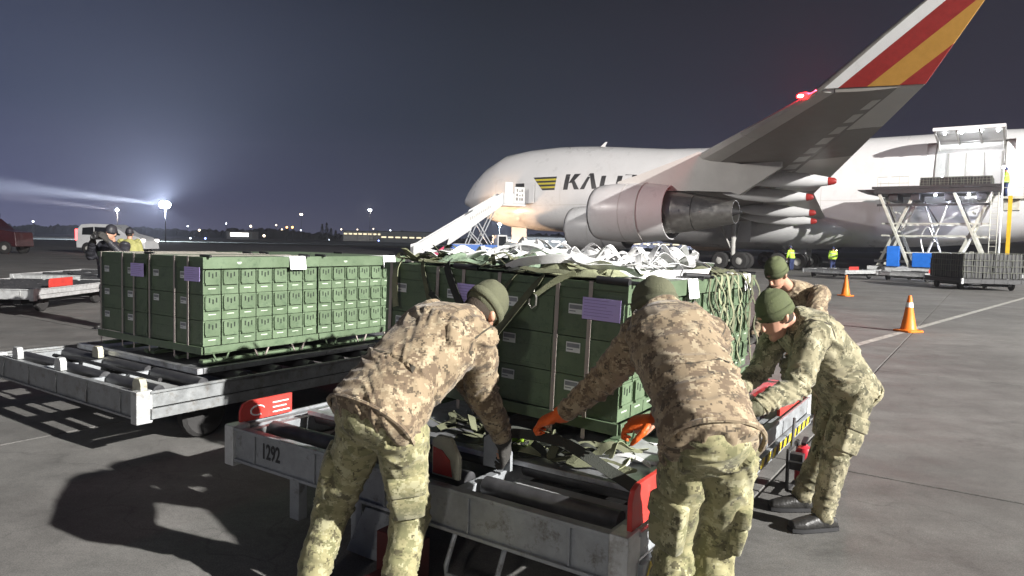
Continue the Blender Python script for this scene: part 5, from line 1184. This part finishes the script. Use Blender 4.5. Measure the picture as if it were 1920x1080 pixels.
# ---------------------------------------------------------------- vehicles
M['vanred'] = emit('lit van lamp', (1, .10, .10), 5); M['headlamp'] = emit('lit headlamp', (1, .95, .85), 9)
def car(name, label, cat, loc, rz, prof, win, w, paint, r=.36, lamps=True, wx=(.95, 4.5)):
    t = thing(name, label, cat, loc, rz)
    b = flat(prof, -w / 2, w / 2); b.build('body', paint, t, .06, seg=2)
    for side in (-1, 1):
        y = side * w / 2
        for q in win:
            pts = [(x, y + side * .004, z) for x, z in q]; pts2 = [(x, y + side * .012, z) for x, z in q]; n = len(q)
            MB().add(pts + pts2, [tuple(range(n)), tuple(range(2 * n - 1, n - 1, -1))] + [(i, (i + 1) % n, n + (i + 1) % n, n + i) for i in range(n)]).build('window', M['glass'], t, smooth=0)
        for x in wx:
            q = MB(); q.lathe([(-.09, .05), (-.1, r * .62), (-.1, r * .9), (-.07, r), (.07, r), (.1, r * .9), (.1, r * .62), (.09, .05)], (x, y - side * .03, r), 'Y', 22, 0); q.lathe([(-.105, .01), (-.09, r * .6), (.09, r * .6), (.105, .01)], (x, y - side * .03, r), 'Y', 16, 1)
            q.build('wheel', [M['tyre'], M['wing_light']], t)
            q = MB(); q.lathe([(-.02, r * 1.0), (-.02, r * 1.16), (.02, r * 1.16), (.02, r * 1.0)], (x, y, r), 'Y', 22); q.build('wheel_arch', M['blackpaint'], t)
    return t
VN = car('parked_van', 'white estate van with lit red tail lamps parked beyond the left pallets', 'van', (-34.3, 55.6, 0), R(-4),
         [(0, .42), (-.02, 1.2), (.12, 1.95), (.4, 2.26), (1.2, 2.33), (2.9, 2.3), (3.95, 1.62), (5.1, 1.36), (5.55, 1.05), (5.65, .42)], [[(.5, 1.45), (.55, 2.0), (1.45, 2.08), (1.45, 1.45)], [(1.55, 1.45), (1.55, 2.08), (2.5, 2.06), (2.5, 1.45)], [(2.6, 1.45), (2.6, 2.05), (2.85, 2.04), (3.65, 1.52), (3.6, 1.45)]], 2.0, M['truckwhite'], .40)
for y in (-.93, .93):
    MB().box((-.07, y - .1, 1.0), (.08, y + .1, 1.9)).build('tail_lamp', M['vanred'], VN, .02); MB().box((5.4, y - .18, .98), (5.58, y + .12, 1.2)).build('headlamp', M['headlamp'], VN, .03)
MB().box((-.07, -.75, 1.35), (.02, .75, 1.95)).build('rear_window', M['glass'], VN, .02)
SV = car('utility_vehicle', 'dark red utility vehicle with a roof box at the left edge', 'vehicle', (-40.6, 50, 0), R(3), [(0, .5), (0, 1.9), (.2, 2.5), (3.0, 2.52), (3.9, 1.75), (5.2, 1.55), (5.3, .5)], [[(.4, 1.65), (.45, 2.35), (2.9, 2.36), (3.55, 1.75), (3.5, 1.65)]], 2.0, mat('dark maroon paint', (.045, .010, .012), .35, coat=.4), .42)
MB().box((.6, -.8, 2.56), (3.1, .8, 2.95)).build('roof_box', M['blackpaint'], SV, .12, seg=3); MB().box((1.2, -1.03, 1.2), (3.3, -1.012, 1.34)).build('side_mark', M['stencil'], SV)

# ---------------------------------------------------------------- far field: lamps, trees, buildings
M['lampwarm'] = emit('warm lamp', (1, .80, .55), 9); M['lampcool'] = emit('cool lamp', (.80, .88, 1), 9); M['lampor'] = emit('orange lamp', (1, .42, .12), 10); M['lampblue'] = emit('blue lamp', (.25, .35, 1), 14); M['flood'] = emit('floodlight head', (.85, .92, 1), 60)
def post(label, p, m_, r, group, pole=True, name='lamp_post'):
    t = thing(name, label, 'lamp', (p[0], p[1], 0), 0, group)
    if pole: MB().tube([(0, 0, 0), (0, 0, p[2] - r)], .09, 6).build('pole', M['darkmetal'], t)
    MB().ball((0, 0, p[2]), r, 10, 6).build('lamp_head', M[m_], t); return t
GL = 'lamps along the far side of the airfield'
for p, m_, r, lb in (((-152.0, 220, 4.7), 'lampcool', .28, 'cool white lamp just right of the dark red vehicle'), ((-140.5, 300, 5.2), 'lampcool', .3, 'cool white lamp just right of the big floodlight'), ((-135.5, 300, 3.6), 'lampwarm', .42, 'warm lamp low to the right of the big floodlight'),
                     ((-123.9, 300, 6.7), 'lampcool', .3, 'white lamp on a tall pole standing clear above the treeline'), ((-124.6, 330, 6.2), 'lampwarm', .5, 'double warm lamp above the bright billboard'), ((-114.7, 320, 1.8), 'lampwarm', .55, 'bright low lamp left of the orange pair'),
                     ((-112.5, 330, 7.0), 'lampwarm', .32, 'upper lamp of two stacked left of the orange pair'), ((-109.8, 330, 5.0), 'lampwarm', .3, 'lower lamp of two stacked left of the orange pair'), ((-91.6, 300, 4.5), 'lampcool', .26, 'small white lamp right of the orange pair'),
                     ((-81.4, 250, 5.0), 'lampor', .36, 'left one of the orange pair of lamps'), ((-79.4, 250, 5.05), 'lampor', .36, 'right one of the orange pair of lamps'), ((-98.9, 400, 6.5), 'lampwarm', .36, 'lamp right of the dark conifers'), ((-89.6, 400, 6.6), 'lampwarm', .3, 'lamp over the long pale building'),
                     ((-80.4, 400, 7.2), 'lampwarm', .3, 'lamp above the right part of the pale building'), ((-67.1, 380, 6.3), 'lampcool', .36, 'lamp at the right end of the pale building'), ((50.7, 260, 1.6), 'lampcool', .3, 'left blue white lamp seen under the engine'),
                     ((54.6, 260, 1.7), 'lampcool', .26, 'second blue white lamp seen under the engine'), ((64.2, 260, 2.6), 'lampcool', .34, 'blue white lamp seen under the exhaust'), ((116.6, 250, 1.0), 'lampwarm', .26, 'small lamp under the rear belly of the jet'), ((139.9, 250, 2.8), 'lampcool', .26, 'small white lamp behind the loader legs')):
    post(lb, p, m_, r, GL)
for p, m_, lb in (((-111.5, 240, .35), 'lampcool', 'low white edge light on the dark grass'), ((-106.3, 240, .4), 'lampblue', 'low blue edge light on the dark grass'), ((-79.4, 300, .8), 'lampcool', 'low white edge light below the conifers'), ((-58, 300, .8), 'lampblue', 'low blue edge light below the pale building')):
    post(lb, p, m_, .26, 'edge lights on the airfield', True, 'edge_light')
def mast(label, p, r, n, power, col, m_='flood'):
    t = thing('floodlight_mast', label, 'floodlight', (p[0], p[1], 0), 0, 'floodlight masts')
    MB().tube([(0, 0, 0), (0, 0, p[2])], [.13, .07], 8).build('mast', M['darkmetal'], t); MB().box((-r * 1.1, -.05, p[2] - .1), (r * 1.1, .1, p[2] + .1)).build('cross_arm', M['darkmetal'], t)
    for k in range(n):
        x = (k - (n - 1) / 2) * (2 * r / max(1, n)); MB().ball((x, -.25, p[2]), r * .8, 12, 8, sc=(1.1, .6, 1)).build('lamp_head', M[m_], t)
    if power: lamp('flood_light', 'SPOT', (0, -1.2, p[2]), power, col, .5, t, target=(p[0] * .999, p[1] * .999 - 1.2, p[2] + 60), spot=179, blend=.12)
    return t
FLD = V((-75.06, 150, 7.92))
mast('dazzling blue white floodlight mast left of centre on the skyline', FLD, .95, 2, 650000, (.66, .76, 1))
mast('smaller warm floodlight above the white van', (-102.5, 180, 7.6), .45, 1, 40000, (1, .86, .7))
mast('distant twin floodlight above the orange lamps', (-128, 420, 15.2), .7, 2, 0, (1, 1, 1), 'lampwarm')
mast('distant lattice floodlight above the pale building', (-78.3, 380, 17.1), .8, 2, 30000, (1, .95, .85), 'lampcool')
mast('blue white floodlight seen under the nose of the jet', (-3.9, 200, 6.6), .5, 1, 90000, (.7, .85, 1))
mast('blue white floodlight seen low between the engines and the landing gear', (74.5, 300, 3.6), .6, 1, 150000, (.62, .68, 1))
lamp('flood_beam', 'SPOT', FLD + V((-1.2, -1, .2)), 60000000, (.8, .87, 1), .3, None, target=(-45.5, 60, 5.6), spot=1.2, blend=1)
lamp('flood_beam', 'SPOT', V((-103.5, 178.8, 7.7)), 14000000, (.95, .9, .95), .3, None, target=(-64, 70, 6.4), spot=1.4, blend=1)
# treeline
M['tree'] = mat('dark winter trees', (.028, .030, .022), .9, var=.4, scale=.6)
def ridge(name, x0, x1, y, hfun, m_, n=400, depth=10):
    b = MB(); vs = []; fs = []
    for i in range(n + 1):
        x = x0 + (x1 - x0) * i / n; h = hfun(x); yy = y + 4 * noise.noise(V((x * .05, 3, 0)))
        vs += [(x, yy - depth / 2, -.5), (x, yy - depth * .3 + noise.noise(V((x * .7, 1, 1))), h * .75), (x, yy, h), (x, yy + depth / 2, -.5)]
    for i in range(n):
        a = i * 4
        for j in range(3): fs.append((a + j, a + 4 + j, a + 5 + j, a + 1 + j))
    return tag(b.add(vs, fs).build(name, M[m_], smooth=0), kind='stuff')
def hf(x): return max(1.2, 5.2 + 4.0 * noise.noise(V((x * .022, 0, 0))) + 2.2 * noise.noise(V((x * .11, 5, 0))) + 1.5 * noise.noise(V((x * .5, 9, 0))) + .9 * noise.noise(V((x * 1.4, 2, 0))))
ridge('distant_treeline', -400, 400, 440, hf, 'tree', 900)
def conifer(label, x, y, h, w, seed):
    t = thing('conifer_tree', label, 'tree', (x, y, 0), 0, 'conifers on the far side'); r_ = random.Random(seed)
    MB().tube([(0, 0, 0), (0, 0, h * .95)], [.25, .05], 6).build('trunk', M['darkmetal'], t)
    b = MB()
    for k in range(260):
        f = r_.random() ** 1.3; z = h * (.08 + .92 * f); rad = w * (1 - f) * (.5 + .5 * r_.random()) + .08; a = r_.uniform(0, 6.28); c = V((rad * math.cos(a), rad * math.sin(a), z)); s_ = r_.uniform(.25, .6)
        d = V((math.cos(a), math.sin(a), -.45)); q = d.cross(V((0, 0, 1))).normalized()
        b.add([c - q * s_ * .5, c + d * s_, c + q * s_ * .5, c + V((0, 0, s_ * .35))], [(0, 1, 3), (1, 2, 3), (0, 2, 1)])
    b.build('crown', M['tree'], t, smooth=0)
for x, h, w, sd, lb in ((-82.4, 7.4, 1.5, 1, 'left tall dark conifer of the small group on the skyline'), (-80.4, 8.2, 1.6, 2, 'tallest dark conifer, middle of the small group on the skyline'), (-78.6, 5.8, 1.4, 3, 'shorter dark conifer at the right of the small group'), (-76.6, 4.8, 1.0, 4, 'low slim conifer apart to the right of the group')):
    conifer(lb, x, 300, h, w, sd)
M['concrete'] = mat('pale concrete wall', (.30, .30, .29), .8, var=.1, scale=.3)
M['litwin'] = emit('lit window', (1, .86, .55), 1.6); M['litwinw'] = emit('lit white panel', (1, .97, .9), 7)
def block(label, x, y, w, d, h, m_, wins=0, wm='litwin', wz=(.5, .8), cat='building', rz=0):
    t = thing('airport_building', label, cat, (x, y, 0), rz)
    MB().box((-w / 2, 0, -.3), (w / 2, d, h)).build('wall', M[m_], t); MB().box((-w / 2 - .3, -.4, h), (w / 2 + .3, d + .3, h + .35)).build('roof', M['darkmetal'], t)
    for k in range(wins):
        x0 = -w / 2 + w * (k + .15) / wins; x1 = -w / 2 + w * (k + .85) / wins; MB().box((x0, -.06, h * wz[0]), (x1, -.01, h * wz[1])).build('window', M[wm], t)
    return t
block('long pale terminal building right of the conifers on the skyline', -82, 405, 34, 14, 5.6, 'concrete', 12, 'litwin', (.66, .82))
block('dark hangar with a strip of lit windows behind the foot of the stairs', -48, 330, 30, 14, 5.0, 'concrete', 9, 'litwin', (.42, .55))
block('low building with a bright white billboard under the warm double lamp', -128, 325, 12, 8, 3.6, 'concrete', 1, 'litwinw', (.35, .8))
block('pale floodlit building seen under the engines of the jet', 66, 330, 74, 16, 5.2, 'concrete', 16, 'litwin', (.3, .42))
block('white low building seen under the nose behind the front wheels', 9, 250, 26, 10, 3.4, 'white', 6, 'litwinw', (.55, .62))
block('dark low hangar at the right edge behind the aircraft', 66, 86, 16, 10, 2.6, 'darkmetal', 0)
# ---------------------------------------------------------------- haze
hm = bpy.data.materials.new('night haze'); hm.use_nodes = True; hn = hm.node_tree; hn.nodes.clear()
ho = hn.nodes.new('ShaderNodeOutputMaterial'); hv = hn.nodes.new('ShaderNodeVolumePrincipled')
hv.inputs['Color'].default_value = (.93, .94, 1, 1); hv.inputs['Density'].default_value = .00052; hv.inputs['Anisotropy'].default_value = .25
hn.links.new(hv.outputs[0], ho.inputs['Volume'])
tag(MB().box((-420, -75, -1.1), (420, 520, 70)).build('haze', hm, smooth=0), kind='stuff')
